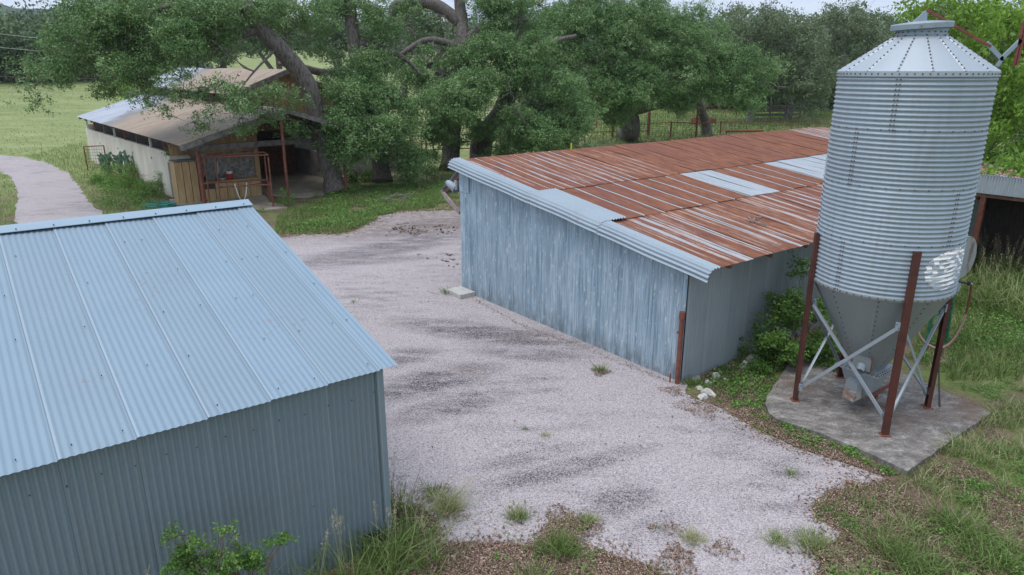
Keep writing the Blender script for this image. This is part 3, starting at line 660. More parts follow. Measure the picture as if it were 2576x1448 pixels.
# concrete pad
def pad():
    px = [(1990,905),(1955,960),(1930,995),(1925,1015),(1934,1039),(1955,1055),(1990,1067),(2050,1085),(2121,1113),(2200,1147),(2283,1186),(2390,1110),(2494,1039),(2430,1010),(2363,978),(2240,925),(2120,890),(2020,880)]
    pts = jag([G(x, y, .08) for x, y in px], .12, .006, 9)
    m, t, b, _ = newmat('stained_concrete'); co = objco(t)
    c = ramp(t, noise(t, mapping(t, co, rot=(0, 0, -.6), sc=(1, 1.8, 1)), 3.6, 12, .8), [(.36, (.08, .074, .068)), (.46, (.155, .142, .13)), (.54, (.23, .212, .195)), (.66, (.46, .43, .40))])
    c = mix(t, ramp(t, noise(t, co, 34, 5, .7), [(.58, 0.), (.66, .8)]), c, (.48, .44, .40))
    c = mix(t, ramp(t, noise(t, co, .9, 5), [(.5, 0.), (.68, .6)]), c, (.14, .085, .055))
    t.links.new(c, b.inputs['Base Color']); b.inputs['Roughness'].default_value = .9
    t.links.new(bump(t, noise(t, co, 18, 8, .7), .5, .012), b.inputs['Normal'])
    cx = sum(p[0] for p in pts)/len(pts); cy = sum(p[1] for p in pts)/len(pts)
    ob = MB().prism([(p[0], p[1]) for p in pts], -.05, .08).build('concrete_pad', m, None, (cx, cy, 0), loc=(cx, cy, 0))
    M['stain_concrete'] = m
    tag(ob, 'stained rough concrete pad under the feed bin legs', 'concrete pad')
pad()
# ------------------------------------------------------------------ barn
M['plaster'] = pm('stained_white_concrete_wall', (.58, .53, .45), (.72, .67, .59), 1.2, .9, 0, .25, 20, stretch=(1, 1, .5))
M['inner_wall'] = pm('grey_concrete_wall', (.30, .28, .26), (.42, .40, .37), 1.6, .9, 0, .2)
M['tan_siding'] = pm('tan_ribbed_siding', (.32, .205, .105), (.44, .30, .165), 2.0, .75, 0, .1, stretch=(2, 2, .5))
M['tan_door'] = pm('mustard_plywood', (.36, .24, .115), (.48, .34, .175), 2.2, .75, 0, .15, stretch=(4, 4, .7))
M['backsplash'] = pm('mottled_grey_panel', (.12, .11, .10), (.32, .30, .28), 6, .8, 0, .3, 20)
M['slab'] = pm('worn_barn_slab', (.27, .225, .17), (.42, .36, .28), 1.8, .9, 0, .2)
def barn_roof_mat():
    m, t, b, _ = newmat('dust_stained_barn_roof'); co = objco(t); X, Y, Z = sepxyz(t, co)
    n = noise(t, mapping(t, co, sc=(.5, 1.4, 1)), 1.2, 8, .65); v = mth(t, 'ADD', mth(t, 'MULTIPLY', Y, .1), mth(t, 'MULTIPLY', n, .55))
    tan = ramp(t, noise(t, mapping(t, co, sc=(.35, 1.6, 1)), 2.2, 8, .7), [(.3, (.22, .165, .115)), (.55, (.34, .26, .19)), (.75, (.44, .34, .26))])
    gry = ramp(t, n, [(.3, (.33, .36, .42)), (.7, (.48, .51, .57))])
    f = ramp(t, v, [(1.02, 0.), (1.30, 1.)]); f = mth(t, 'MULTIPLY_ADD', mth(t, 'SUBTRACT', mth(t, 'ADD', v, mth(t, 'MULTIPLY', X, -.06)), 1.05), 3.2, 0, True)
    c = mix(t, f, tan, gry); dirt = mth(t, 'MULTIPLY', mth(t, 'MULTIPLY', f, mth(t, 'SUBTRACT', 1., f)), 3.2, 0, True)
    c = mix(t, mth(t, 'MULTIPLY', dirt, .8), c, (.15, .145, .13))
    c = mix(t, ramp(t, noise(t, mapping(t, co, rot=(0, 0, .5), sc=(1, 3, 1)), 2.4, 6, .7), [(.68, 0.), (.72, .8)]), c, (.09, .06, .05))
    t.links.new(c, b.inputs['Base Color']); t.links.new(mth(t, 'MULTIPLY', f, .55), b.inputs['Metallic']); b.inputs['Roughness'].default_value = .55
    return m
M['barn_roof'] = barn_roof_mat()
def barn():
    root = empty('barn', FB.w(0, 0), THB, 'open sided barn with tan stained metal roofs, raised centre roof and cream walls', 'barn')
    def bl(mat): return M[mat]
    MB().box((0, 0, 0), (.16, 17.8, 2.04)).build('side_wall', M['plaster'], root)
    MB().box((.162, .0, 0), (.9, .16, 2.035)).build('corner_wall', M['plaster'], root)
    MB().box((.162, 17.64, 0), (12.8, 17.8, 2.3)).build('rear_wall', M['plaster'], root)
    for v, z in ((2.6, 1.55), (6.2, 1.5), (9.5, 1.45), (14, 1.4)): MB().tube([(-.02, v, z), (.0, v, z)], .05, 8).build('wall_anchor', M['rust_pipe'], root)
    # slatted band under the eave
    for k in range(8):
        v = .25+k*2.45; MB().box((.03, v, 2.04), (.12, v+.09, 2.62)).build('eave_post', M['white_plastic'] if k % 3 == 1 else (M['rust_pipe'] if k % 3 == 0 else M['old_wood']), root)
    mb = MB(); rng = random.Random(2)
    for k in range(96): v = .1+k*.182; mb.box((.42, v, 1.9), (.45, v+.17, 2.72+rng.uniform(-.1, .1)))
    mb.build('slat_screen', M['dark_wood'], root)
    for k in range(13):
        v = -3.4+k*1.7; MB().bar((-.38, v, 2.58+v*.008), (3.9, v, 3.86+v*.004), .05, .14).build('rafter', M['old_wood'], root)
    # low roof, left slope (ribbed sheet)
    c00, c10, c01, c11 = np.array([-.5,-4.1,2.66]), np.array([3.78,-4.75,4.0]), np.array([-.5,17.1,2.83]), np.array([3.78,18.4,4.06])
    mb = MB()
    def rf(i, j):
        p = (c00*(1-i)+c10*i)*(1-j)+(c01*(1-i)+c11*i)*j; return p+np.array([0, 0, .010*math.cos(2*math.pi*j*21.5/.23)])
    mb.grid(rf, 3, 560); mb.build('roof', M['barn_roof'], root)
    d0, d1, d2, d3 = np.array([3.80,-4.75,4.0]), np.array([6.6,-4.75,3.12]), np.array([3.80,1.5,4.02]), np.array([6.6,1.5,3.12])
    mb = MB(); mb.grid(lambda i, j: (d0*(1-i)+d1*i)*(1-j)+(d2*(1-i)+d3*i)*j+np.array([0, 0, .010*math.cos(2*math.pi*j*6.2/.23)]), 2, 160); mb.build('porch_roof', M['barn_roof'], root)
    for a, b_ in ((c00+np.array([0,-.03,-.11]), c10+np.array([0,-.03,-.11])), (d0+np.array([0,-.03,-.11]), d1+np.array([0,-.03,-.11]))):
        MB().bar(a, b_, .06, .20).build('barge_board', M['old_wood'], root)
    MB().bar((-.3, -3.9, 2.48), (3.7, -4.45, 3.72), .07, .16).build('barge_board', M['old_wood'], root)
    # raised centre roof
    def slope(name, a, b_, c, d, n=520, L=18.4):
        mb = MB(); mb.grid(lambda i, j: (a*(1-i)+b_*i)*(1-j)+(c*(1-i)+d*i)*j+np.array([0, 0, .010*math.cos(2*math.pi*j*L/.23)]), 2, n); mb.build(name, M['barn_roof'], root)
    A_ = np.array
    slope('upper_roof', A_([3.5,1.35,4.42]), A_([6.55,1.2,5.60]), A_([3.5,19.4,4.66]), A_([6.55,19.5,5.74]))
    slope('upper_roof', A_([6.552,1.2,5.60]), A_([9.6,1.2,4.42]), A_([6.552,19.5,5.74]), A_([9.6,19.4,4.62]))
    slope('lean_to_roof', A_([9.3,1.5,3.95]), A_([13.4,1.5,2.7]), A_([9.3,18.4,4.05]), A_([13.4,18.0,2.83]))
    for a, b_ in (((3.5,1.28,4.31),(6.55,1.13,5.48)), ((6.56,1.13,5.48),(9.6,1.13,4.31))): MB().bar(a, b_, .05, .20).build('barge_board', M['old_wood'], root)
    mb = MB()
    for k in range(70): v = 1.8+k*.25; mb.box((3.9, v, 3.9), (3.93, v+.22, 4.62))
    mb.build('clerestory_boards', M['dark_wood'], root); mb = MB()
    for k in range(70): v = 1.8+k*.25; mb.box((9.2, v, 3.9), (9.23, v+.22, 4.5))
    mb.build('clerestory_boards', M['dark_wood'], root)
    for k in range(7): MB().box((3.80, 1.9+k*2.6, 3.95), (3.88, 2.0+k*2.6, 4.55)).build('clerestory_post', M['rust_pipe'], root)
    # gable siding: ribbed
    def siding(name, u0, u1, v, top, bot, pitch=.2):
        mb = MB(); n = int((u1-u0)/pitch)
        for k in range(n+1):
            ua = u0+k*pitch; ub = min(ua+pitch, u1)
            if ub <= ua+.01: continue
            for (x0, x1, dv) in ((ua, ua+(ub-ua)*.78, 0), (ua+(ub-ua)*.78, ub, .025)):
                mb.add([(x0, v+dv, bot(x0)), (x1, v+dv, bot(x1)), (x1, v+dv, top(x1)), (x0, v+dv, top(x0)), (x0, v+dv+.02, bot(x0)), (x1, v+dv+.02, bot(x1)), (x1, v+dv+.02, top(x1)), (x0, v+dv+.02, top(x0))],
                       [(0,1,2,3),(5,4,7,6),(0,4,5,1),(3,2,6,7),(1,5,6,2),(4,0,3,7)])
        mb.build(name, M['tan_siding'], root)
    siding('gable_siding', 3.9, 9.2, 1.75, lambda u: 5.50-.385*abs(u-6.55), lambda u: 3.1)
    siding('porch_siding', -.28, 3.3, -1.62, lambda u: 2.62+.31*(u+.28), lambda u: 2.02)
    # wall behind the counter, right edge post, counter room walls
    MB().box((.55, -1.60, .85), (3.30, -1.54, 2.02)).build('back_panel', M['backsplash'], root)
    MB().box((-.3, -1.60, 0), (3.30, -1.55, .85)).build('base_panel', M['backsplash'], root)
    MB().box((-.3, -1.55, 1.75), (.55, -1.0, 2.02)).build('lintel', M['plaster'], root)
    MB().box((3.31, -1.72, 0), (3.52, -1.5, 2.9)).build('door_jamb', M['tan_siding'], root)
    MB().box((3.40, -1.5, 0), (3.46, 9.0, 3.6)).build('partition', M['dark_wood'], root)
    MB().box((3.47, 9.0, 0), (9.2, 9.06, 3.9)).build('partition', M['dark_wood'], root)
    mb = MB(); mb.box((5.3, 3.6, .08), (7.6, 3.66, 1.75)); mb.build('stall_boards', M['brown_wood'], root)
    MB().box((7.72, -.45, 0), (7.86, 4.0, 1.42)).build('stall_wall', M['inner_wall'], root)
    MB().box((7.86, .75, 0), (12.8, .9, 2.55)).build('front_wall', M['inner_wall'], root)
    MB().box((12.66, .9, 0), (12.8, 17.6, 2.5)).build('side_wall', M['plaster'], root)
    # cabinets and counter built against the wall
    cab = MB().box((-.34, -2.32, 0), (.56, -1.63, 1.84)).build('cabinet', M['tan_door'], root)
    MB().box((-.38, -2.37, 1.842), (.60, -1.63, 1.87)).build('cabinet_top', M['old_wood'], cab)
    MB().box((-.335, -2.324, .02), (.555, -2.3205, 1.83)).build('gap_shade_sheet', M['dark_wood'], cab)  # added dark sheet behind the doors, its colour stands for shade in the gaps
    for k in range(3): MB().box((-.325+k*.295, -2.338, .04), (-.058+k*.295, -2.325, 1.81)).build('door', M['tan_door'], cab)
    ct = MB().box((.70, -2.28, 0), (3.28, -1.63, .80)).build('counter', M['tan_door'], root)
    MB().box((.68, -2.32, .802), (3.31, -1.63, .85)).build('counter_top', M['tan_door'], ct)
    MB().box((.71, -2.284, .02), (3.27, -2.2805, .79)).build('gap_shade_sheet', M['dark_wood'], ct)  # dark sheet again, painting shaded gaps between counter doors and drawers
    for k in range(5): MB().box((.735+k*.508, -2.297, .04), (1.215+k*.508, -2.285, .55)).build('door', M['tan_door'], ct)
    for k in range(4): MB().box((1.243+k*.508, -2.297, .58), (1.723+k*.508, -2.285, .775)).build('drawer', M['tan_door'], ct)
    MB().tube([(1.62, -1.66, 1.12), (1.62, -1.72, 1.15), (1.62, -1.72, 1.62)], .018, 8).build('tap_pipe', M['white_plastic'], root)
    # porch posts and tie beam, braces
    MB().tube([(.45, -3.1, 0), (.45, -3.1, 2.3)], .095, 12).build('porch_post', M['rust_pipe'], root)
    MB().tube([(3.52, -4.9+.25, 0), (3.52, -4.65, 3.75)], .065, 12).build('porch_post', M['orange_rust'], root)
    MB().bar((.3, -3.1, 2.42), (6.1, -3.1, 2.46), .12, .24).build('tie_beam', M['old_wood'], root)
    for a, b_ in (((3.55,-2.2,3.75),(2.6,-2.2,2.9)), ((3.6,-3.1,3.9),(4.9,-3.1,2.6)), ((3.6,-2.2,3.9),(5.2,-2.2,3.0))): MB().bar(a, b_, .06, .15).build('brace', M['old_wood'], root)
    MB().bar((3.3, -1.7, 3.0), (7.8, -1.7, 3.0), .10, .28).build('lintel_beam', M['brown_wood'], root)
    MB().tube([(6.45, -4.4, 0), (6.45, -4.4, 3.0)], .07, 10).build('porch_post', M['orange_rust'], root)
    MB().box((4.2, 1.70, 2.2), (9.2, 1.74, 3.09)).build('inner_wall', M['dark_wood'], root)
    lm = MB().box((5.35, 1.45, 4.72), (5.75, 1.74, 4.80)).build('wall_lamp', M['white_plastic'], root)
    # vine at wall corner
    slab = [(-.6,-3.2),(.2,-3.3),(1.0,-4.6),(2.0,-6.0),(2.9,-6.0),(3.0,-5.2),(2.8,-4.4),(3.35,-2.4),(3.35,-1.55),(-.6,-1.55)]
    MB().prism(slab, -.1, .05).build('porch_slab', M['slab'], root)
    MB().prism([(3.47,-2.6),(4.5,-4.2),(6.2,-3.9),(7.9,-.5),(9.2,.7),(9.2,9),(3.47,9)], -.1, .09).build('floor_slab', M['slab'], root)
barn()
# things around the barn
def bw(u, v, z=0.): return FB.w(u, v, z)
def thing_mesh(mb, name, mats, p, rz_, label, cat, group=None, smooth=False):
    ob = mb.build(name, mats, None, smooth=smooth); ob.location = [float(c) for c in p]; ob.rotation_euler = (0, 0, rz_); return tag(ob, label, cat, group)
def jug():
    r = empty('water_cooler', bw(2.02, -1.95, .852), 0, 'red and white water cooler jug on the barn counter', 'cooler')
    MB().lathe([(.001, 0), (.12, 0), (.13, .02), (.13, .26)], n=24).build('body', pm('red_plastic', (.35, .02, .015), (.42, .03, .02), 4, .4, 0, 0), r, smooth=True)
    MB().lathe([(.131, .26), (.138, .27), (.138, .34), (.12, .37), (.001, .375)], n=24).build('lid', M['white_plastic'], r, smooth=True)
    MB().lathe([(.001, .376), (.07, .376), (.07, .40), (.001, .405)], n=16).build('cap', M['black'], r)
jug()
thing_mesh(MB().lathe([(.001, 0), (.07, .0), (.14, .08), (.135, .085), (.06, .015), (.001, .012)], n=20), 'bowl', M['block'], bw(1.66, -2.0, .852), 0, 'cream bowl on the barn counter left of the red cooler', 'bowl', smooth=True)
thing_mesh(MB().lathe([(.001, 0), (.06, 0), (.07, .12), (.05, .13), (.001, .13)], n=14), 'jar', M['dark_wood'], bw(1.42, -2.02, .852), 0, 'dark pot on the barn counter left of the bowl', 'pot')
thing_mesh(MB().lathe([(.001, 0), (.09, 0), (.09, .16), (.02, .2), (.02, .26), (.001, .26)], n=14), 'bottle', M['black'], bw(.93, -2.0, .852), 0, 'black bottle at the far left of the barn counter', 'bottle')
def hitch():
    r = empty('wash_rack', bw(1.6, -4.0), THB, 'rusty welded pipe wash rack standing in front of the barn counter', 'rack')
    o_ = (1.6, -4.0, 0); P = dict(a=(.6,-3.35), b=(.85,-3.95), c=(2.50,-5.45), d=(2.78,-4.35))
    def pl(*pts, rad=.032, name='rail'): MB().tube([np.array(p)-np.array(o_) for p in pts], rad, 8).build(name, M['orange_rust'], r)
    for k in ('a', 'b', 'c', 'd'):
        x, y = P[k]; pl((x, y, 0), (x, y, 2.12), name='upright')
    def at_(k, z): return (P[k][0], P[k][1], z)
    pl(at_('a', 2.12), at_('b', 2.12)); pl(at_('b', 2.10), at_('c', 2.20)); pl(at_('c', 2.2), at_('d', 2.2)); pl(at_('a', 2.12), at_('d', 2.2))
    pl(at_('b', .86), at_('c', .98)); pl(at_('a', .98), at_('d', 1.02)); pl(at_('c', 1.0), at_('d', 1.0)); 
    x, y = P['c']; x2, y2 = P['d']; mb = MB(); mb.bar((x-o_[0], y-o_[1], .62), (x2-o_[0], y2-o_[1], .62), .02, .72); mb.build('side_plate', M['orange_rust'], r)
hitch()
mb = MB(); pts = [(0, 0, 0), (.03, 0, -.15), (.1, 0, -.5), (.25, .02, -.85), (.42, 0, -.5), (.5, 0, -.1), (.5, 0, 0)]
thing_mesh(MB().tube(pts, .022, 6), 'rope', M['white_plastic'], bw(1.35, -4.45, 1.0), THB, 'white rope looped over the rail of the pipe wash rack', 'rope')
# garden hose coil
rng = random.Random(3); pts = []
for k in range(130):
    a = k*.33; r_ = .42+.12*math.sin(k*.17)+rng.uniform(-.03, .03); pts.append((r_*1.3*math.cos(a), r_*.8*math.sin(a), .03+.0012*k+.02*math.sin(k*.9)))
pts += [(.9, .3, .05), (1.3, .9, .05), (1.5, 1.5, .1), (1.55, 1.7, .5), (1.55, 1.7, .62)]
thing_mesh(MB().tube(pts, .022, 6), 'garden_hose', M['green_hose'], G(405, 523), 0, 'tangled teal garden hose lying by the barn wall corner', 'hose')
thing_mesh(MB().box((-.2, -.12, 0), (.2, .12, .1)), 'white_block', M['block'], G(440, 508), .4, 'small white block on the ground at the barn wall corner', 'block')
def panel_gate():
    r = empty('wire_panel', (-24.0, 40.4, 0), math.radians(-6), 'small rusty framed wire panel standing beside the cream barn wall', 'gate')
    MB().tube([(-.62, 0, 0), (-.62, 0, 1.38)], .035, 8).build('post', M['rust_pipe'], r)
    MB().tube([(.55, .1, 0), (.55, .1, 1.44)], .035, 8).build('post', M['rust_pipe'], r)
    MB().tube([(-.62, 0, 1.37), (.55, .1, 1.42)], .03, 8).build('rail', M['rust_pipe'], r)
    mb = MB()
    for k in range(1, 8): x = -.62+k*.146; mb.tube([(x, .05, .1), (x, .05, 1.38)], .007, 4)
    for k in range(1, 8): mb.tube([(-.62, 0, k*.17), (.55, .1, k*.175)], .007, 4)
    mb.build('wire_mesh', M['bolt'], r)
panel_gate()
def wheel():
    p = G(884, 462); r = empty('wagon_wheel', p+np.array([0, 0, .36]), math.radians(35), 'dark spoked wagon wheel leaning behind the leaning oak trunk', 'wheel')
    rim = MB(); k = 36; rim.tube([(.34*math.cos(2*math.pi*i/k), 0, .34*math.sin(2*math.pi*i/k)) for i in range(k+1)], .028, 6); rim.build('rim', M['black'], r)
    for i in range(9): a = 2*math.pi*i/9; MB().tube([(0, 0, 0), (.34*math.cos(a), 0, .34*math.sin(a))], .014, 5).build('spoke', M['black'], r)
    MB().tube([(0, -.07, 0), (0, .07, 0)], .05, 10).build('hub', M['black'], r)
wheel()
# ------------------------------------------------------------------ yard objects
thing_mesh(MB().tube([(0, 0, 0), (0, 0, 1.27)], .042, 14).tube([(0, 0, 1.26), (0, 0, 1.40)], .055, 14).tube([(-.12, .05, 0), (-.12, .05, .18)], .014, 6).tube([(-.05, 0, 1.0), (-.07, 0, 1.02)], .02, 6), 'pipe_bollard', M['rust_pipe'], G(1703, 966), 0, 'rusty red pipe post with a cap at the corner of the long shed', 'bollard')
c_ = FS.w(9.43, 14.22)
mb = MB(); mb.box((-.23, -.33, 0), (.23, .33, .12)); thing_mesh(mb, 'stepping_block', M['block'], c_, TH, 'pale square concrete block on the gravel at the left corner of the long shed', 'block')
def rock(p, s, seed, label, group='white limestone rocks by the shed corner'):
    rng = np.random.RandomState(seed); me = bpy.data.meshes.new('rock'); import bmesh
    bm = bmesh.new(); bmesh.ops.create_icosphere(bm, subdivisions=2, radius=1)
    for v in bm.verts:
        d = np.array(v.co); k = 1+.28*math.sin(d@rng.randn(3)*0+d[0]*3+seed)+.22*math.sin(d[1]*4+seed*2.1)+rng.randn()*.07
        v.co = Vector((d[0]*k*s[0], d[1]*k*s[1], max(-.35, d[2]*k)*s[2]))
    bm.to_mesh(me); bm.free()
    ob = link('rock', me, M['limestone'], None, [float(c) for c in p]); ob.rotation_euler = (0, 0, seed*1.3); tag(ob, label, 'rock', group)
def c7(x, y): return ((1900+x/5.362)*.8587, (980+y/5.362)*.8587)
for i, (x, y, s, lb) in enumerate([(845,1010,.10,'pale rock on the litter edge, nearest of the rocks to the gravel'),(985,945,.10,'flat white rock just behind the nearest rock'),(905,900,.09,'bright white rock between the crushed stone and the flat rock'),(940,785,.08,'small pale rock under the wall weeds beside the tuft'),(1070,690,.10,'upright pointed pale rock near the corrugated side wall'),(1215,725,.05,'tiny white rock right of the upright pointed rock'),(1525,515,.12,'long grey rock half under the shrub beside the side wall'),(1650,420,.17,'large buff rock against the side wall beneath the shrub'),(800,850,.07,'grey white stone at the left end of the rock group'),(1640,700,.06,'small grey rock in the green ground cover')]):
    rock(G(*c7(x, y)), (s*.95, s*.8, s*.8), i+3, lb)
# bare stick on the rusty roof
def pr(x, y, lift=.03):
    d = rayd(x, y); o_ = np.array([0, 0, CAMZ]); n = np.array([0, 0, 1.])-FS.b*.1395; c = n@(FS.b*6.9)*1+2.30+lift
    t_ = (c-n@o_)/(n@d); return o_+d*t_
q0 = pr(1905, 560)
mb = MB()
for pl_, r_ in (([(1882,545),(1888,552),(1896,556),(1912,562),(1930,568)], .014), ([(1896,556),(1898,548),(1915,545)], .010), ([(1888,552),(1884,558)], .008), ([(1905,560),(1916,556)], .007)):
    mb.tube([pr(*p, lift=.03+.02*(k % 2))-q0 for k, p in enumerate(pl_)], r_, 6)
thing_mesh(mb, 'fallen_branch', M['twig'], q0, 0, 'small bare forked branch lying on the rusty roof', 'branch')
thing_mesh(MB().tube([(0, 0, -2.5), (0, 0, .28)], .03, 8), 'yellow_stake', M['yellow'], PX(1437, 380, 26), 0, 'yellow stake sticking up behind the rusty roof', 'stake')
# fuel tank on green stand behind the bin
def tank():
    c = PX(2424, 648, 13.2); base = np.array([c[0], c[1], 0]); ax = math.radians(31); r = empty('fuel_tank', base, ax, 'round rusty grey fuel tank on green legs half hidden behind the feed bin', 'tank')
    z = c[2]
    def cyl(i, j):
        pass
    mt = pm('rust_stained_tank_steel', (.20, .12, .09), (.33, .36, .37), 3.5, .6, .2, .1, stretch=(1, 1, .6), lo=.36, hi=.5)
    mb = MB(); k = 40; mb.tube([(0, 0, z), (0, 1.2, z)], .41, k); mb.tube([(0, -.02, z), (0, .03, z)], .425, k); mb.build('tank_body', mt, r, smooth=False)
    for sx in (-1, 1):
        for y in (.2, 1.0): MB().bar((sx*.28, y, z-.25), (sx*.40, y, 0), .05, .05).build('leg', M['green_paint'], r)
    MB().bar((-.38, .2, .75), (.38, .2, .9), .03, .04).build('cross_brace', M['green_paint'], r)
    MB().bar((-.36, .2, 1.2), (.40, .2, .3), .03, .03).build('cross_brace', M['green_paint'], r)
tank()
def pump():
    p = PX(2425, 712, 12.2); r = empty('fuel_nozzle', p, 0, 'black fuel pump nozzle and filter hanging beside the feed bin', 'nozzle')
    mb = MB(); mb.tube([(-.14, 0, .03), (.02, 0, .0), (.09, 0, .0)], .02, 8); mb.tube([(.09, 0, .03), (.10, 0, -.05)], .03, 8); mb.build('body', M['black'], r)
    MB().tube([(-.1, 0, -.01), (-.115, 0, -.17)], .045, 14).build('filter', M['galv_trim'], r)
    MB().tube([(.10, 0, -.0), (.16, 0, -.03)], .014, 8).build('spout', M['galv_trim'], r)
    h = MB(); pts = [(2443,718),(2441,740),(2436,765),(2430,790),(2421,815),(2410,838),(2396,858),(2380,871),(2363,877),(2345,873),(2328,862),(2316,848),(2308,830)]
    W_ = [PX(x, y, 12.2+.04*k) for k, (x, y) in enumerate(pts)]
    def smooth_path(P, n=4):
        out = []; P = [np.array(q) for q in P]
        for i in range(len(P)-1):
            p0, p1, p2, p3 = P[max(i-1, 0)], P[i], P[i+1], P[min(i+2, len(P)-1)]
            for k in range(n):
                t_ = k/n; out.append(.5*((2*p1)+(-p0+p2)*t_+(2*p0-5*p1+4*p2-p3)*t_**2+(-p0+3*p1-3*p2+p3)*t_**3))
        return out+[P[-1]]
    globals()['smooth_path'] = smooth_path
    ob = h.tube(smooth_path([q-W_[0] for q in W_[3:]]), .018, 8).build('fuel_hose', M['pink_hose'], None); ob.location = [float(c) for c in W_[0]]
    tag(ob, 'faded pink fuel hose hanging in a loop from the black nozzle', 'hose')
    MB().tube([q-W_[0]+(W_[0]-p) for q in W_[:4]], .02, 8).build('hose_end', M['rust_pipe'], r)
    a = PX(2365, 760, 12.0); b_ = PX(2364, 1020, 10.9)
    W2 = [a, PX(2363, 850, 11.7), PX(2362, 940, 11.4), G(2364, 1024, .08)]
    ob = MB().tube(smooth_path([q-W2[0] for q in W2]), .014, 8).build('cable', M['black'], None); ob.location = [float(c) for c in W2[0]]
    tag(ob, 'black cable hanging straight down beside the right bin leg', 'cable')
pump()
# ------------------------------------------------------------------ lean-to wing at the right
def wing():
    r = empty('open_lean_to', FS.w(21, 6.7), TH, 'dark open lean-to with corrugated fascia on rusty posts at the right edge', 'lean-to')
    org = (21, 6.7, 0)
    mb = MB(); corr(mb, None, (0,-1,0), 8.8, lambda s: (21, 7.9-s, 2.90), lambda s: (20.97, 7.9-s, 2.43), (-1,0,0), pitch=.0675, amp=.012, seg=6); mb.build('fascia', M['galv_side'], r, org)
    mb = MB(); corr(mb, None, (0,-1,0), 8.8, lambda s: (21.0, 7.9-s, 2.905), lambda s: (25.5, 7.9-s, 2.35), (0,0,1), pitch=.0675, amp=.010, seg=5)
    mb.build('roof', M['galv_side'], r, org)
    MB().bar((21.08, 7.9, 2.40), (21.08, -.9, 2.40), .05, .16).build('header', M['brown_wood'], r, org)
    for v in (6.70, 4.2, 1.7, -.8): MB().bar((21.12, v, 2.34), (21.12, v, 0), .12, .12).build('post', M['orange_rust'] if v > 6 else M['brown_wood'], r, org)
    MB().box((23.0, -.9, 0), (23.06, 7.27, 2.55)).build('back_wall', M['dark_wood'], r, org)
    MB().box((21.2, -.96, 0), (23.0, -.9, 2.5)).build('end_wall', M['dark_wood'], r, org)
wing()
g0 = G(2545, 640); 
thing_mesh(MB().tube([(-.42, -.15, .5), (.75, .5, 1.35)], .11, 14), 'auger_tube', M['galv_side'], G(2560, 655), 0, 'pale auger tube slanting up inside the dark lean-to', 'pipe')
def tyre():
    p = G(2553, 655); mb = MB(); n = 28; m_ = 10; V = []; F = []
    for i in range(n):
        for j in range(m_):
            a = 2*math.pi*i/n; q = 2*math.pi*j/m_; rr = .33+.11*math.cos(q); V.append((rr*math.cos(a), rr*math.sin(a), .12+.11*math.sin(q)))
    for i in range(n):
        for j in range(m_): F.append((i*m_+j, ((i+1)%n)*m_+j, ((i+1)%n)*m_+(j+1)%m_, i*m_+(j+1)%m_))
    mb.add(V, F); thing_mesh(mb, 'tyre', M['black'], p, 0, 'old black tyre lying in the weeds at the lean-to', 'tyre', smooth=True)
tyre()
thing_mesh(MB().box((-.2,-.16,0),(.2,.16,.3)), 'broken_block', M['block'], G(2530, 668), .5, 'grey broken block in weeds beside the old tyre', 'block')
# ------------------------------------------------------------------ fences
def fence(name, posts, rails, label, wire=True, mat='rust_pipe', cat='fence', pr_=.06):
    base = posts[0][0]; r = empty(name, base, 0, label, cat)
    for p, h, rad in posts: MB().tube([np.array(p)-base, np.array(p)-base+np.array([0, 0, h])], rad, 8).build('post', M[mat], r)
    for rl in rails: MB().tube([np.array(q)-base for q in rl], .04, 6).build('rail', M[mat], r)
    if wire:
        mb = MB(); a = posts[0][0]; b_ = posts[-1][0]; L_ = np.linalg.norm(b_-a); n = int(L_/.28)
        for k in range(n): q = a+(b_-a)*k/n-base; mb.tube([q, q+np.array([0, 0, 1.45])], .011, 3, cap=False)
        for k in range(9): mb.tube([a-base+np.array([0, 0, .15+k*.16]), b_-base+np.array([0, 0, .15+k*.16])], .011, 3, cap=False)
        mb.build('wire_mesh', M['bolt'], r)
ps = [G(x, y) for x, y in ((1455,352),(1540,350),(1630,345),(1686,353),(1750,351),(1811,347),(1876,343),(1990,338),(2100,336))]
up = lambda p, z: np.array(p)+np.array([0, 0, z])
fence('corral_fence', [(ps[0],1.3,.06),(ps[1],1.5,.1),(ps[2],2.1,.13),(ps[3],1.5,.07),(ps[4],2.5,.09),(ps[5],1.4,.07),(ps[6],.9,.05),(ps[7],.9,.05),(ps[8],.9,.05)],
      [[up(ps[2],1.15),up(ps[3],1.45),up(ps[4],1.3),up(ps[5],1.35),up(ps[6],1.1),up(ps[8],.9)],[up(ps[0],1.25),up(ps[1],1.25),up(ps[2],1.1)],[up(ps[0],.6),up(ps[2],.5)]], 'rusty pipe corral fence with wire mesh behind the long shed')
ps2 = [G(x, y) for x, y in ((1500,330),(1632,322),(1760,318),(1850,312))]
fence('paddock_fence', [(p, 2.0, .07) for p in ps2], [[up(p, 1.95) for p in ps2]], 'second taller rusty wire fence behind the corral fence')
ps3 = [G(x, y) for x, y in ((1035,395),(1062,398),(1073,400),(1091,396),(1130,394),(1260,390),(1390,390),(1470,388))]
fence('pipe_fence', [(p, 1.9, .055) for p in ps3], [[up(p, z) for p in ps3] for z in (.5, .95, 1.4, 1.85)], 'brown pipe rail fence in the shade between the oak trunks', wire=False)
def planks():
    a = G(1895, 318); b_ = G(2010, 316); r = empty('plank_fence', a, 0, 'weathered grey plank fence under the pale trees', 'fence')
    d = b_-a
    for k in range(5): MB().bar(np.array([0, 0, .3+.42*k]), d+np.array([0, 0, .3+.42*k]), .05, .26).build('plank', M['old_wood'], r)
    for k in (0, .33, .66, 1): MB().bar(d*k, d*k+np.array([0, 0, 2.5]), .14, .14).build('post', M['old_wood'], r)
planks()
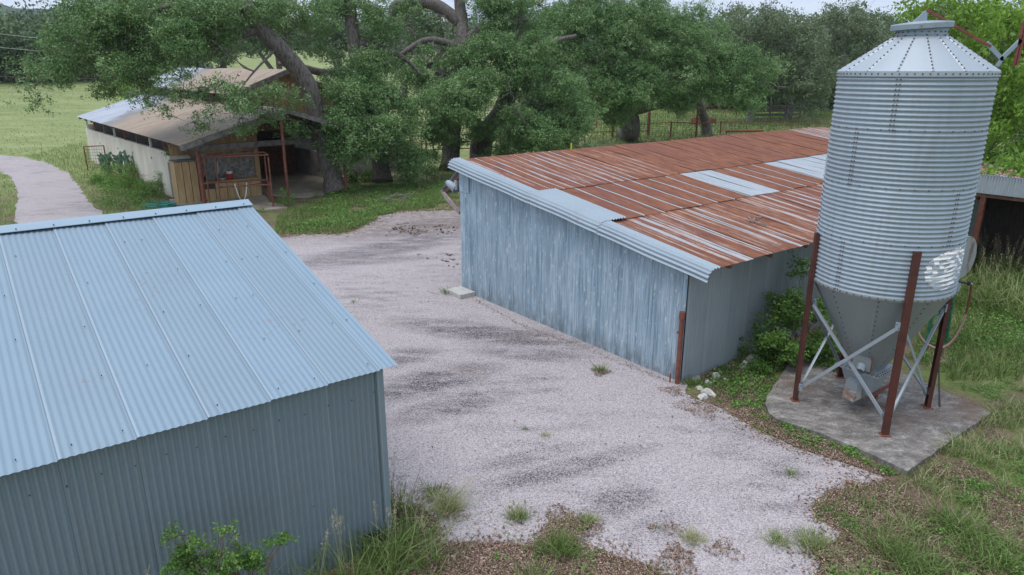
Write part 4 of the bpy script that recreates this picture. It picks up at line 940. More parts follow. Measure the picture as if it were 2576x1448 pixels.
thing_mesh(MB().tube([(0, 0, 0), (0, 0, 4.6)], .13, 10), 'utility_pole', M['old_wood'], G(1973, 322), 0, 'short grey wooden pole standing at the plank fence', 'pole')
thing_mesh(MB().tube([(-.9, 0, .5), (2.6, .6, .5)], .10, 10).tube([(-.8, 0, 0), (-.8, 0, .5)], .05, 6).tube([(2.3, .5, 0), (2.3, .5, .5)], .05, 6), 'pipe_trough', M['rust_pipe'], G(1850, 345), 0, 'low rusty pipe feed trough in the corral', 'trough')
thing_mesh(MB().lathe([(.001, 0), (1.25, 0), (1.25, 1.0), (1.2, 1.0), (1.2, .2), (.001, .2)], n=28), 'stock_tank', M['rust_pipe'], G(1768, 325), 0, 'round rusty brown stock tank beyond the corral fence', 'tank')
ps4 = [np.array([x, y, float(hgt(np.float64(x), np.float64(y)))]) for x, y in ((-84, 104), (-76, 106), (-68, 108), (-60, 110), (-52, 112), (-44, 114))]
fence('far_field_fence', [(p, 1.5, .07) for p in ps4], [[up(p, 1.4) for p in ps4]], 'distant dark wire fence along the left field edge', wire=False, mat='bolt')
# power lines
for k, (ya, yb, nm) in enumerate(((80, 92, 'topmost of the three thin overhead wires at the far left'), (115, 121, 'middle one of the three thin overhead wires at the far left'), (221, 224, 'lowest of the three thin overhead wires at the far left'))):
    a = PX(-60, ya-2, 60); b_ = PX(330, yb+8, 72)
    pts = [a+(b_-a)*i/12-np.array([0, 0, .35*math.sin(math.pi*i/12)])-a for i in range(13)]
    ob = MB().tube(pts, .018, 5).build('overhead_wire', M['block'], None); ob.location = [float(c) for c in a]; tag(ob, nm, 'wire', 'overhead wires on the left')
# ------------------------------------------------------------------ trees
RS = np.random.RandomState
def norm(v): return v/np.maximum(np.linalg.norm(v, axis=-1, keepdims=True), 1e-9)
def leafcloud(blobs, k, L, seed, wid=.45, up=.35, clump=.22, ncl=180, shell=.55, hang=0., spray=14, sprad=.85):
    """leaf-sized quads in clumps through each ellipsoid blob (cx,cy,cz,rx,ry,rz[,density])"""
    rng = RS(seed); VV = []; TT = []
    for b in blobs:
        c = np.array(b[:3]); r = np.array(b[3:6]); den = b[6] if len(b) > 6 else 1.
        area = math.pi*r[0]*r[2]; n = max(12, int(k*area*den)); m = max(4, n//ncl)
        d = norm(rng.randn(m, 3)); rad = shell+(1-shell)*rng.rand(m, 1)**.6
        cc = c+d*rad*r*(1+.12*rng.randn(m, 1)); ct = rng.rand(m); m2 = max(6, n//spray)
        i2 = rng.randint(0, m, m2); c2 = cc[i2]+rng.randn(m2, 3)*clump*np.array([1.1, 1.1, .8]); t2 = rng.rand(m2)
        idx = rng.randint(0, m2, n); bt = rng.uniform(-.12, .12); P = c2[idx]+rng.randn(n, 3)*L*sprad*np.array([1, 1, .8])
        nn = norm(rng.randn(n, 3)*.75+np.array([0, 0, up])+norm(P-c)*.45); dr = norm(np.cross(nn, rng.randn(n, 3))-np.array([0, 0, hang])); s = np.cross(nn, dr)
        l = L*(.6+.8*rng.rand(n, 1)); w = l*wid
        q = np.stack([P-dr*l*.5, P+s*w*.5, P+dr*l*.5, P-s*w*.5], 1); VV.append(q.reshape(-1, 3))
        tt = np.clip(.30*rng.rand(n)+.36*t2[idx]+.34*ct[i2[idx]]+bt, 0, .97); tt[rng.rand(n) < .0015] = 1.; TT.append(tt)
    V = np.concatenate(VV); T = np.concatenate(TT); F = np.arange(len(V)).reshape(-1, 4); return V, F, T
def region_blobs(regs, seed, size=1.0):
    """regs: (px, py, rpx, rpy, Y, dY[, density]) -> world ellipsoids filling that part of the crown"""
    rng = RS(seed); out = []
    for rg in regs:
        x, y, rx, ry, Y, dY = rg[:6]; den = rg[6] if len(rg) > 6 else 1.
        wx, wz = rx*Y/FPX, ry*Y/FPX; n = max(1, int(round(wx*wz*2.1/(size*size))))
        for i in range(n):
            a = rng.rand()*6.283; q = math.sqrt(rng.rand())*.85
            c = PX(x+rx*q*math.cos(a), y+ry*q*math.sin(a), Y+rng.uniform(-dY, dY))
            s = size*rng.uniform(.55, 1.15); s = min(s, max(wx, .3)*1.1); sz = min(s*.72, max(wz, .25)*1.1)
            out.append((c[0], c[1], c[2], s, s, sz, den))
    return out
def limb_path(a, b, rng, sag=.0, n=7, wob=.18):
    a = np.array(a, float); b = np.array(b, float); L = np.linalg.norm(b-a); pts = []
    off = rng.randn(3)*wob*L*.5
    for i in range(n+1):
        t = i/n; pts.append(a+(b-a)*t+off*math.sin(math.pi*t)+np.array([0, 0, -sag*L*math.sin(math.pi*t)])+rng.randn(3)*.03*L*(0 < i < n))
    return pts
def taper(r0, r1, n): return [r0+(r1-r0)*(i/(n-1))**.8 for i in range(n)]
def tree(name, trunks, regs, label, leaf='oak', bark='bark', k=620, L=.115, seed=1, size=1.0, limbs=1.0, twr=.045, group='trees around the yard', clump=.22, hang=0., ncl=210, bare=(), up=.35, cat='tree'):
    base = np.array(trunks[0][0][0], float); rng = RS(seed+50); rr = random.Random(seed)
    root = empty(name, base, 0, label, cat, group)
    mb = MB(); nodes = []
    for path, radii in trunks:
        P = smooth_path(path, 4); R = np.interp(np.linspace(0, 1, len(P)), np.linspace(0, 1, len(radii)), radii)
        mb.tube([p-base for p in P], list(R), 14, jit=.16, rng=rr)
        for p, r in list(zip(P, R))[len(P)//4:]: nodes.append((np.array(p), r))
    blobs = region_blobs(regs, seed, size)
    sub = []
    for b in blobs:
        if rng.rand() > limbs: continue
        c = np.array(b[:3]); d = [np.linalg.norm(c-p)+(1.2 if p[2] > c[2] else 0) for p, r in nodes]; i = int(np.argmin(d)); p, r = nodes[i]
        P = limb_path(p, c, rng, -.06); r0 = min(r*.6, .04+.022*d[i]); mb.tube([q-base for q in P], taper(r0, .018, len(P)), 6, jit=.2, rng=rr)
        for q in P[3:]: nodes.append((np.array(q), r0*.5))
        for _ in range(3):
            e = c+rng.randn(3)*np.array(b[3:6])*.75; P2 = limb_path(P[-3], e, rng, 0, 4, .25); mb.tube([q-base for q in P2], taper(.022, .006, 5), 4)
    for (a, b_, r0, r1) in bare:
        P = limb_path(a, b_, rng, 0, 8, .12); mb.tube([q-base for q in P], taper(r0, r1, 9), 7, jit=.25, rng=rr)
        for _ in range(5):
            i = rng.randint(2, 8); e = np.array(P[i])+rng.randn(3)*.7; P2 = limb_path(P[i], e, rng, 0, 4, .3); mb.tube([q-base for q in P2], taper(r1*1.2, .008, 5), 4)
    mb.build('trunk', M[bark], root, smooth=True)
    V, F, T = leafcloud(blobs, k, L, seed, clump=clump, hang=hang, up=up, ncl=ncl)
    npmesh('crown', V-base, F, M[leaf], T, root)
    return root
# 1: leaning oak over the barn
t1 = [G(845, 489), PX(838, 450, 32.6), PX(822, 390, 32.6), PX(803, 310, 32.5), PX(780, 228, 32.3), PX(742, 168, 32), PX(700, 118, 31.6), PX(655, 72, 31.2), PX(622, 25, 31), PX(590, -40, 31)]
tree('leaning_oak', [(t1, [.56, .46, .42, .40, .40, .38, .36, .32, .28, .22]),
     ([PX(655, 72, 31.2), PX(560, 95, 30.5), PX(450, 75, 30), PX(330, 100, 29.5), PX(230, 150, 29)], [.2, .16, .12, .08, .04]),
     ([PX(622, 25, 31), PX(500, 0, 30.5), PX(380, 30, 30), PX(250, 60, 30)], [.18, .14, .1, .04]),
     ([PX(700, 118, 31.6), PX(640, 180, 30), PX(600, 230, 29)], [.06, .04, .02])],
     [(225,55,140,60,30.5,2,1.1),(150,130,60,60,30,1.5),(120,190,28,45,29,1),(108,215,20,34,28.7,.6,1.),(92,200,24,36,29,.6,.9),(95,240,13,24,28.5,.3,.9),(88,262,9,12,28.5,.2,.8),(150,185,30,34,29,.8,1.),(75,160,22,26,29.5,.8,.8),(260,120,100,60,29.5,1.6,1.1),(350,90,120,80,29.5,2,1.1),(300,185,80,38,29,1.2),(370,190,50,40,28.5,1),(470,60,110,60,30,2),(440,130,70,50,29,1.5,.9),
      (560,60,70,60,30.5,1.5,.9),(520,20,150,30,31,2),(560,125,55,35,29.5,1,.6),(640,40,50,40,31.5,1.5,.8),(330,20,170,30,31,2.4),(612,266,42,34,28.6,.8,.9),(668,248,34,18,28.8,.6,.8),(700,270,32,26,29.0,.6,.8),(615,312,25,16,28.6,.4,.7),(715,240,60,18,30,.6,.6),
      (500,235,16,26,28.2,.3,.8),(508,262,14,20,28.2,.3,.8),(516,292,13,16,28.2,.2,.9),(495,320,8,8,28.1,.1,.8),(415,210,22,26,28.2,.4,.7),(408,240,14,16,28,.3,.8),(412,268,13,14,28,.2,.9),(362,258,12,14,28,.2,.8),(370,240,14,14,28,.3,.7),(545,235,16,22,28.4,.3,.7),(455,200,50,18,28.5,.6,.6),(540,190,50,20,28.6,.6,.45),(245,215,40,25,29,.6,.8),
      (760,40,60,50,33.5,1.5,.9),(800,90,45,40,34,1.2,.8),(730,15,80,25,33,1.5)],
     'leaning live oak whose dark trunk slants left over the barn roof', k=1900, seed=11, size=.72, L=.095,
     bare=[(PX(640,180,29.4), PX(530,100,28.6), .035, .012), (PX(700,285,29), PX(620,255,28.4), .03, .010), (PX(715,300,29), PX(640,282,28.4), .025, .01), (PX(690,262,29), PX(560,272,28.4), .02, .008)])
# 2: oak with low crown in front of barn
t2 = [G(962, 458), PX(958, 420, 36.4), PX(950, 370, 36.4), PX(930, 300, 36.2), PX(905, 200, 36), PX(890, 100, 36), PX(880, 20, 36.4), PX(875, -50, 37)]
tree('live_oak', [(t2, [.56, .47, .42, .42, .36, .32, .28, .24]), ([PX(900,180,36), PX(820,185,35.5), PX(760,170,35), PX(700,160,35)], [.26,.2,.15,.08]), ([PX(892,110,36), PX(960,120,36.5), PX(1020,150,37), PX(1060,190,37)], [.24,.18,.12,.06]), ([PX(930,300,36.2), PX(860,320,33), PX(800,330,31.5)], [.2,.14,.06])],
     [(850,270,95,55,33,1.2,1.1),(800,320,65,45,32,1,1.1),(865,355,75,50,32.3,1.2,1.1),(950,330,75,60,33,1.2,1.1),(950,250,90,55,34,1.3,1.1),(880,205,75,40,34.6,1.2),(1020,330,50,85,34.5,1.2,1.1),(1000,415,45,28,34,.9,.9),(1040,435,26,18,34,.4,.7),(1020,255,60,50,35,1.2),(760,300,30,35,31.5,.7),(905,395,40,16,32.5,.6,.8),(860,410,22,14,32,.4,.7),(835,25,75,32,37,1.5,1.),(960,15,60,30,37.5,1.5,.6),(940,60,50,34,37,1.2,.8),(905,210,60,40,36,1),(940,170,70,30,36,1)],
     'broad live oak with low drooping crown in front of the barn entrance', k=2000, seed=22, size=.8, L=.095)
# 3: centre oak, trunk just left of the shed corner
t3 = [G(1130, 430), PX(1133, 400, 41), PX(1138, 340, 41), PX(1142, 270, 41), PX(1158, 190, 41), PX(1165, 110, 41.5), PX(1160, 40, 42), PX(1150, -40, 42)]
tree('live_oak', [(t3, [.62, .54, .48, .5, .44, .38, .32, .26]), ([PX(1160,120,41.4), PX(1080,100,41), PX(1020,130,40.5), PX(960,170,40)], [.22,.17,.13,.07]), ([PX(1162,60,42), PX(1090,10,42), PX(1000,10,42), PX(985,60,42)], [.36,.34,.28,.2]), ([PX(1150,220,41), PX(1075,160,41), PX(1020,120,41)], [.25,.18,.1]), ([PX(1165,100,41.5), PX(1240,60,42), PX(1330,50,42)], [.25,.18,.08])],
     [(1110,265,70,70,37.5,1.4,1.1),(1080,215,45,40,38,1.2,.9),(1130,330,65,50,37.5,1,1.),(1100,385,30,20,38,.6,.6),(1170,240,50,60,38.5,1.2),(1240,30,70,45,42,2,1.),(1190,90,40,40,42,1,.6),(1120,5,110,14,43,2,.5),(1020,40,50,26,42,1.5,.6),(1075,150,40,24,39,.8,.7),(1190,150,40,40,39,1,.9),(1180,300,40,50,40,.8,1.),(1060,200,50,34,40,1,.9),(1050,300,30,40,38,.8,.9),(1160,350,24,30,40.5,.5,.9)],
     'dark limbed live oak standing just left of the long shed corner', k=1700, seed=33, size=.9, L=.10,
     bare=[(PX(1130,130,41), PX(1010,190,40.5), .12, .04), (PX(1085,105,41), PX(1130,200,40.5), .10, .03), (PX(1040,110,41), PX(985,200,40), .09, .03), (PX(1160,170,41), PX(1060,220,40), .10, .03), (PX(990,60,42), PX(1050,90,41), .1, .03),(PX(1095,30,42), PX(1160,95,41), .08, .03)])
# 4: oak right of it
t4 = [G(1203, 425), PX(1207, 400, 42), PX(1215, 350, 42), PX(1245, 310, 42), PX(1275, 250, 42), PX(1290, 180, 42), PX(1300, 90, 42.5), PX(1310, 0, 43)]
tree('live_oak', [(t4, [.75, .66, .62, .60, .5, .42, .34, .26]), ([PX(1250,305,42), PX(1330,280,41), PX(1420,260,40.5)], [.3,.22,.1]), ([PX(1280,220,42), PX(1200,200,40), PX(1150,210,39)], [.26,.18,.08]), ([PX(1295,150,42), PX(1380,110,42), PX(1450,90,42)], [.26,.18,.08])],
     [(1220,220,80,70,38.5,1.4,1.1),(1200,300,45,40,38.5,1),(1290,170,90,60,39.5,1.4,1.1),(1285,300,75,55,38.5,1.3,1.1),(1340,350,85,50,38.5,1.3,1.1),(1260,350,40,30,38.5,1),(1390,280,90,70,39.5,1.4,1.1),(1430,350,60,45,40,1.2,1.1),(1280,390,60,22,38.5,1),(1400,395,80,20,39,1),(1300,110,80,60,41,1.5),(1380,200,90,60,40,1.5,1.1),(1200,150,50,40,41,1,.8),(1330,50,90,50,43,1.8),(1470,300,45,50,41,1.2)],
     'live oak with thick trunk bending right behind the rusty roof', k=1800, seed=44, size=.95, L=.10,
     bare=[(PX(1322,318,37.0), PX(1280,190,36.4), .04, .012)])
# 5: far right oak with low arching limb
t5 = [G(1585, 352)+np.array([0, 3., 0]), PX(1588, 330, 57), PX(1580, 290, 57), PX(1570, 240, 57), PX(1560, 160, 57), PX(1550, 60, 57), PX(1545, 0, 57)]
tree('live_oak', [(t5, [.85, .75, .8, .7, .5, .4, .3]), ([PX(1575,285,57), PX(1640,268,56), PX(1700,262,55.5), PX(1770,272,55)], [.5,.35,.25,.12]), ([PX(1570,230,57), PX(1650,200,56), PX(1750,170,56)], [.4,.3,.15]), ([PX(1565,200,57), PX(1480,150,56), PX(1420,110,55)], [.4,.3,.15])],
     [(1470,200,100,75,52,2,1.1),(1520,110,110,80,53,2,1.1),(1420,110,80,60,53,2,1.1),(1480,30,120,45,55,2.5,1.1),(1570,230,100,50,52,2,1.1),(1620,150,90,70,53,2,1.1),(1600,50,110,55,55,2.5,1.1),(1680,210,90,50,53,2,1.1),(1740,250,70,34,54,1.6,1.),(1700,110,80,60,55,2,1.1),(1770,170,80,60,55,2,1.1),(1840,200,80,50,55,2,1.1),(1890,240,60,34,55,1.5,.9),(1900,170,50,40,56,1.5),(1510,290,70,25,52,1.2),(1660,20,60,30,56,2),(1380,40,80,40,55,2,1.),(1725,75,50,50,57,2,1.),(1800,110,60,40,57,1.5,1.),(1430,300,60,50,48,1.5,1.),(1620,262,60,20,52,1,.8)],
     'wide live oak with low arching limb in front of the corral', k=1250, seed=55, size=1.25, L=.12, clump=.30)
b = PX(1780, 336, 62); b[2] = 0
tree('live_oak', [([b, PX(1775,310,62), PX(1765,280,61), PX(1745,210,60), PX(1740,130,60)], [.5,.42,.36,.24,.1])], [(1750,170,90,50,60,2,.9),(1790,220,60,34,59,1.5,.8),(1720,120,60,40,61,2,.9)],
     'slimmer oak whose dark trunk leans left beside the low arching limb', k=900, seed=57, size=1.3, L=.13, clump=.30)
# 6: grey green trees at the back right
for i, (bx, by, Y, regs, lab) in enumerate([
    (1880, 318, 72, [(1860,90,80,60,70,3),(1830,50,60,40,72,3),(1900,150,70,60,70,3),(1840,130,50,40,71,2)], 'grey green tree behind the oak, left one of the pale trees'),
    (1975, 322, 76, [(1960,80,80,65,72,3),(1990,160,80,60,71,3),(2050,120,60,60,71,3),(1960,220,80,45,70,2,.8),(2040,230,60,60,70,2,.7),(1930,30,50,25,75,2)], 'grey green tree with twisting pale limbs left of the feed bin'),
    (2150, 330, 80, [(2120,60,70,45,78,3),(2080,50,50,35,78,3),(2180,80,60,45,78,3),(2110,130,60,50,77,3),(2060,200,50,60,76,3),(2200,130,60,60,78,3)], 'grey green tree whose top shows left of the bin lid'),
    ]):
    b = G(bx, by); b = b*np.array([Y/b[1], Y/b[1], 0])
    x0 = regs[0][0]; tr = [b, b+np.array([.3, 0, 2.]), PX((bx+x0)/2, 190, Y-2), PX(x0, 120, Y-2), PX(x0, 60, Y-2)]
    tree('ash_tree', [(tr, [.4, .34, .28, .18, .08]), ([tr[2], PX(regs[1][0], regs[1][1], Y-3)], [.2, .06]), ([tr[1], PX(regs[-1][0], regs[-1][1], Y-3)], [.2, .06])], regs, lab, leaf='greyoak', bark='pale_bark', k=260, seed=60+i, size=1.5, L=.22, clump=.42, limbs=1., group='grey green trees behind the corral',
         bare=[(tr[2], PX(x0+60*(j-2), 240-20*(j % 3), Y-5), .08, .03) for j in range(5)])
# 7: bright green trees right of the bin
b7 = FS.w(28, 3.)
tree('pecan_tree', [([b7, b7+np.array([0, 0, 3]), PX(2480, 150, 29), PX(2460, 40, 29)], [.5, .4, .3, .15]), ([b7+np.array([0, 0, 2.5]), PX(2560, 200, 28), PX(2600, 100, 28)], [.3, .2, .1])],
     [(2400,20,110,35,27,2),(2470,90,70,60,25,1.5),(2530,40,80,60,25,2,1.1),(2560,140,60,70,24.5,1.5,1.1),(2500,200,50,50,25.5,1.2),(2550,270,60,60,25,1.5,1.1),(2510,350,40,60,26.5,1.2,1.),(2560,400,60,40,26,1.2,1.),(2440,60,60,40,28,1.5,.9),(2340,15,60,18,29,1.5,.8),(2290,35,35,22,33,1.5,.6),(2620,250,60,250,27,2,1.),(2500,420,60,20,27,1,1.),(2535,420,60,14,20,.6,1.),(2480,418,28,10,19.6,.4,.9),(2590,425,40,14,20.5,.5,1.)],
     'bright yellow green tree rising behind the feed bin at right', leaf='bright', k=640, seed=70, size=.75, L=.17, clump=.21, hang=.6, ncl=160, group=None)
b8 = FS.w(33, 6.); 
tree('shade_tree', [([b8, b8+np.array([0, 0, 3]), b8+np.array([0, 0, 6])], [.4, .3, .1])], [(2500,330,90,110,33,2.5,1.1),(2560,380,70,60,32,2,1.1),(2450,250,60,80,34,2),(2540,240,80,80,34,2,1.1),(2460,390,60,50,35,2,1.)], 'dark green tree in the shade behind the bright green tree', leaf='shrub', k=300, seed=75, size=1.1, L=.16, group=None)
# 8: far left trees across the field
for i, (x, y, Y, regs, lab) in enumerate([(8, 232, 118, [(20,140,70,45,112,4,1.1),(60,120,55,40,112,4,1.1),(-20,110,60,50,114,4),(30,190,70,22,110,3,.9),(95,150,45,40,114,3,1.),(100,190,40,20,112,2)], 'large dark trunked oak at the far left edge of the field'),
      (120, 228, 124, [(120,110,50,40,122,3,1.1),(150,170,50,34,120,3,1.1),(100,80,40,24,124,3),(190,190,50,30,121,3)], 'far tree right of the dark trunked oak across the field'),
      (300, 222, 130, [(240,170,50,40,128,3,1.1),(300,150,60,50,128,3,1.1),(270,200,60,22,127,2),(350,180,50,40,129,3)], 'far tree behind the barn roof across the field'),
      (450, 215, 150, [(420,150,60,30,148,3,1.),(480,140,50,25,148,3,1.)], 'small far tree above the raised barn roof')]):
    b = PX(x, y, Y); b[2] = float(hgt(b[0], b[1])); c = regs[0]
    tr = [b, b+np.array([-.6, 0, 2.8]), PX(c[0], c[1]+10, Y-3)]
    tree('field_oak', [(tr, [1.0, .8, .3]), ([tr[1], PX(regs[1][0], regs[1][1], Y-3)], [.5, .15])], regs, lab, leaf='far_leaf', k=75, seed=80+i, size=2.6, L=.55, clump=.9, limbs=.6, group='trees across the left field')
for i, (x, Y, regs, lab) in enumerate([
      (700, 105, [(690,70,70,45,102,3,1.),(620,90,50,30,102,3,.9),(740,110,50,40,102,3,.9)], 'background tree seen between the leaning trunk and the next oak'),
      (850, 112, [(850,80,80,50,110,3,1.),(830,130,60,30,108,3,.9),(900,110,50,40,108,3,.9)], 'background tree behind the low drooping oak'),
      (1010, 100, [(1010,90,80,60,98,3,1.),(1070,130,60,40,97,3,.9),(960,150,50,30,97,3,.8)], 'background tree behind the dark bare limbs'),
      (1120, 95, [(1110,60,70,50,93,3,1.),(1160,150,60,50,92,3,.9)], 'background tree right of the dark bare limbs'),
      (560, 140, [(540,110,70,28,138,4,1.),(610,100,50,28,138,4,.9)], 'background tree above the bright strip of field')]):
    c = regs[0]; b = PX(x, 170, Y); b[2] = float(hgt(b[0], b[1]))
    tree('field_oak', [([b, b+np.array([.2, 0, 2.5]), PX(c[0], c[1]+5, Y-3)], [.7, .5, .2]), ([b+np.array([.2, 0, 2.5]), PX(regs[1][0], regs[1][1], Y-3)], [.4, .12])], regs, lab, leaf='far_leaf', k=85, seed=130+i, size=2.2, L=.45, clump=.8, limbs=.6, group='background trees behind the oaks')
tree('round_shrub', [([PX(315, 232, 74)*np.array([1, 1, 0])+np.array([0, 0, 1.]), PX(315, 215, 74)], [.1, .05])], [(312,222,36,18,74,1.2,1.2),(300,212,22,12,74,1,1.2)], 'rounded yellow green shrub in the field beyond the barn', leaf='bright', k=260, L=.22, seed=90, size=.9, group=None, cat='shrub')
tree('dark_shrub', [([PX(352, 236, 72)*np.array([1, 1, 0])+np.array([0, 0, .8]), PX(352, 220, 72)], [.1, .05])], [(350,230,26,18,72,1.2,1.2)], 'dark shrub right of the rounded yellow green shrub', leaf='far_leaf', k=260, L=.22, seed=91, size=.9, group=None, cat='shrub')
# understorey and far wood
def mass(name, regs, label, leaf, k, L, size, seed, cat='shrub', clump=.2, kind=None, hang=0, up=.35):
    blobs = region_blobs(regs, seed, size); V, F, T = leafcloud(blobs, k, L, seed, clump=clump, hang=hang, up=up); o_ = V.mean(0); o_[2] = 0
    ob = npmesh(name, V-o_, F, M[leaf], T, None, [float(c) for c in o_])
    return tag(ob, label, cat, None, kind)
def wood():
    rng = RS(101); blobs = []
    for i in range(420):
        a = rng.uniform(-.80, .75); d = rng.uniform(216, 290); x, y = d*math.sin(a), d*math.cos(a)
        if d < 215: d += 40
        x, y = d*math.sin(a), d*math.cos(a)
        s = rng.uniform(3.5, 6.5); z = float(hgt(x, y))+s*.7; blobs.append((x, y, z, s, s, s*.8, 1.))
    for i in range(120):
        a = rng.uniform(.02, .72); d = rng.uniform(92, 125); x, y = d*math.sin(a), d*math.cos(a); s = rng.uniform(2.5, 4.5); blobs.append((x, y, float(hgt(x, y))+s*rng.uniform(.5, 1.6), s, s, s*.8, 1.2))
    for i in range(90):
        a = rng.uniform(-.80, -.42); d = rng.uniform(135, 160); x, y = d*math.sin(a), d*math.cos(a); s = rng.uniform(2.5, 4.5); blobs.append((x, y, float(hgt(x, y))+s*rng.uniform(.5, 1.5), s, s, s*.8, 1.2))
    V, F, T = leafcloud(blobs, 14, 1.0, 102, clump=1.0, ncl=30, spray=4, sprad=1.5); tag(npmesh('far_wood', V, F, M['far_leaf'], T), 'distant band of oak woodland behind the fields', 'woodland', None, 'stuff')
wood()
mass('understorey', [(1030,400,40,22,44,1.2),(1100,430,45,24,41,1.2,1.),(1260,400,70,24,44,1.5,1.2),(1350,410,80,22,43,1.5,1.2),(1440,395,60,24,44,1.5,1.2),(1480,410,40,18,43,1.,1.)], 'dense dark green undergrowth filling the shade under the oaks', 'oak', 420, .12, .8, 110, kind='stuff')
# ------------------------------------------------------------------ grass, weeds, litter
def inpoly(P, poly):
    x, y = P[:, 0], P[:, 1]; c = np.zeros(len(P), bool); n = len(poly); poly = np.array([q[:2] for q in poly])
    for i in range(n):
        x0, y0 = poly[i]; x1, y1 = poly[(i+1) % n]
        if y0 == y1: continue
        m = ((y0 > y) != (y1 > y)) & (x < (x1-x0)*(y-y0)/(y1-y0)+x0); c ^= m
    return c
YARD = np.array(yard_out); DRIVE = np.array(drive_out)
def footprints(P):
    """points under buildings, the pad or the slabs"""
    u = P[:, 0]*FS.a[0]+P[:, 1]*FS.a[1]; v = P[:, 0]*FS.b[0]+P[:, 1]*FS.b[1]
    m = ((u < 3.3) & (v > 6.5) & (v < 16)) | ((u > 9.62) & (u < 26.7) & (v > 7.28) & (v < 14.6))
    q = P[:, :2]-FB.o[:2]; ub = q@FB.a[:2]; vb = q@FB.b[:2]
    m |= (ub > -.05) & (ub < 12.9) & (vb > -1.8) & (vb < 18) | (ub > 3.4) & (ub < 8) & (vb > -4.0) & (vb < 0) | (ub > -.6) & (ub < 2.9) & (vb > -5.2) & (vb < 0)
    padp = [G(x, y, .08) for x, y in [(1960,905),(1925,1010),(1934,1039),(1984,1065),(2121,1113),(2283,1186),(2494,1039),(2363,978),(2120,890)]]
    return m | inpoly(P, padp)
def scat(poly_px, n, seed, yard=False, keep=None):
    rng = RS(seed); poly = [G(*p) for p in poly_px]; A_ = np.array([p[:2] for p in poly]); lo, hi = A_.min(0), A_.max(0)
    P = lo+rng.rand(n*3, 2)*(hi-lo); P = P[inpoly(P, poly)]
    if not yard: P = P[~(inpoly(P, YARD) | inpoly(P, DRIVE))]
    P = P[~footprints(P)]
    if keep is not None: P = P[keep(P, rng)]
    return P[:n]
def pnoise(P, s, seed):
    r = RS(seed); a = np.zeros(len(P))
    for k in range(6):
        d = r.randn(2)/s*(1+k*.6); a += np.sin(P@d+r.rand()*6.28)/(1+k*.4)
    return a
def blades(P, h, w, seed, lean=.5, tint=(0, 1), z=None, bend=.5):
    rng = RS(seed); n = len(P); hh = h*(.5+rng.rand(n)*.9); ww = w*(.7+.6*rng.rand(n)); a = rng.rand(n)*6.283; s = np.stack([np.cos(a), np.sin(a), np.zeros(n)], 1)
    b = rng.rand(n)*6.283; l = np.stack([np.cos(b), np.sin(b), np.zeros(n)], 1)*(lean*rng.rand(n))[:, None]
    base = np.concatenate([P[:, :2], (hgt(P[:, 0], P[:, 1]) if z is None else np.full(n, z))[:, None]], 1); up = np.array([0, 0, 1.])
    m = base+(up*.6+l*.35)*hh[:, None]; t = base+(up*(1-.3*bend)+l*1.0)*hh[:, None]
    V = np.stack([base-s*ww[:, None]*.5, base+s*ww[:, None]*.5, m+s*ww[:, None]*.42, m-s*ww[:, None]*.42, t+s*ww[:, None]*.08, t-s*ww[:, None]*.08], 1).reshape(-1, 3)
    k = np.arange(n)[:, None]*6; F = np.concatenate([k+np.array([[0, 1, 2, 3]]), k+np.array([[3, 2, 4, 5]])], 1).reshape(-1, 4)
    T = np.clip(tint[0]+(tint[1]-tint[0])*rng.rand(n), 0, 1); return V, F, np.repeat(T, 2)
def merge(parts):
    V = []; F = []; T = []; o_ = 0
    for v, f, t in parts: V.append(v); F.append(f+o_); T.append(t); o_ += len(v)
    return np.concatenate(V), np.concatenate(F), np.concatenate(T)
def flat(P, L, seed, wid=.45, tilt=.35, z=.012, tint=(0, 1)):
    rng = RS(seed); n = len(P); c = np.concatenate([P[:, :2], np.full((n, 1), z)+.02*rng.rand(n, 1)], 1)
    nn = norm(rng.randn(n, 3)*tilt+np.array([0, 0, 1.])); d = norm(np.cross(nn, rng.randn(n, 3))); s = np.cross(nn, d); l = L*(.5+rng.rand(n, 1)); w = l*wid
    V = np.stack([c-d*l*.5, c+s*w*.5, c+d*l*.5, c-s*w*.5], 1).reshape(-1, 3); return V, np.arange(len(V)).reshape(-1, 4), tint[0]+(tint[1]-tint[0])*rng.rand(n)
# leaf litter
LIT = [(880,1240),(985,1262),(1050,1275),(1099,1318),(1112,1371),(1251,1368),(1323,1373),(1384,1318),(1421,1302),(1482,1314),(1490,1330),(1462,1379),(1559,1404),(1649,1428),(1700,1455),(1720,1560),(700,1560),(700,1300)]
LIT2 = [(1700,960),(1760,945),(1890,880),(2000,900),(2020,960),(1925,1010),(1984,1065),(2121,1113),(2283,1186),(2420,1160),(2700,1300),(2700,1560),(2030,1560),(2034,1387),(2110,1345),(2044,1284),(2124,1210),(2231,1207),(2117,1164),(2001,1127),(1867,1060),(1750,1015)]
pr_ = [flat(scat(LIT, 60000, 1), .028, 1), flat(scat(LIT2, 80000, 2, keep=lambda P, r: (pnoise(P, .5, 3)+r.randn(len(P))*.6) > -.6), .028, 2),
       flat(scat([(690,560),(860,470),(1150,470),(1160,545),(1000,540),(900,585),(720,600)], 7000, 3), .08, 3, tint=(0, .8))]
def edge_scatter(px, n, sd, seed):
    rng = RS(seed); P = np.array([G(*p)[:2] for p in px]); L_ = np.linalg.norm(np.diff(P, axis=0), axis=1); i = rng.choice(len(L_), n, p=L_/L_.sum()); t = rng.rand(n, 1)
    return P[i]+(P[i+1]-P[i])*t+rng.randn(n, 2)*sd*(.3+rng.rand(n, 1)*1.4)
EDGE = yard_px[[i for i, p in enumerate(yard_px) if p == (1722, 985)][0]:-2]
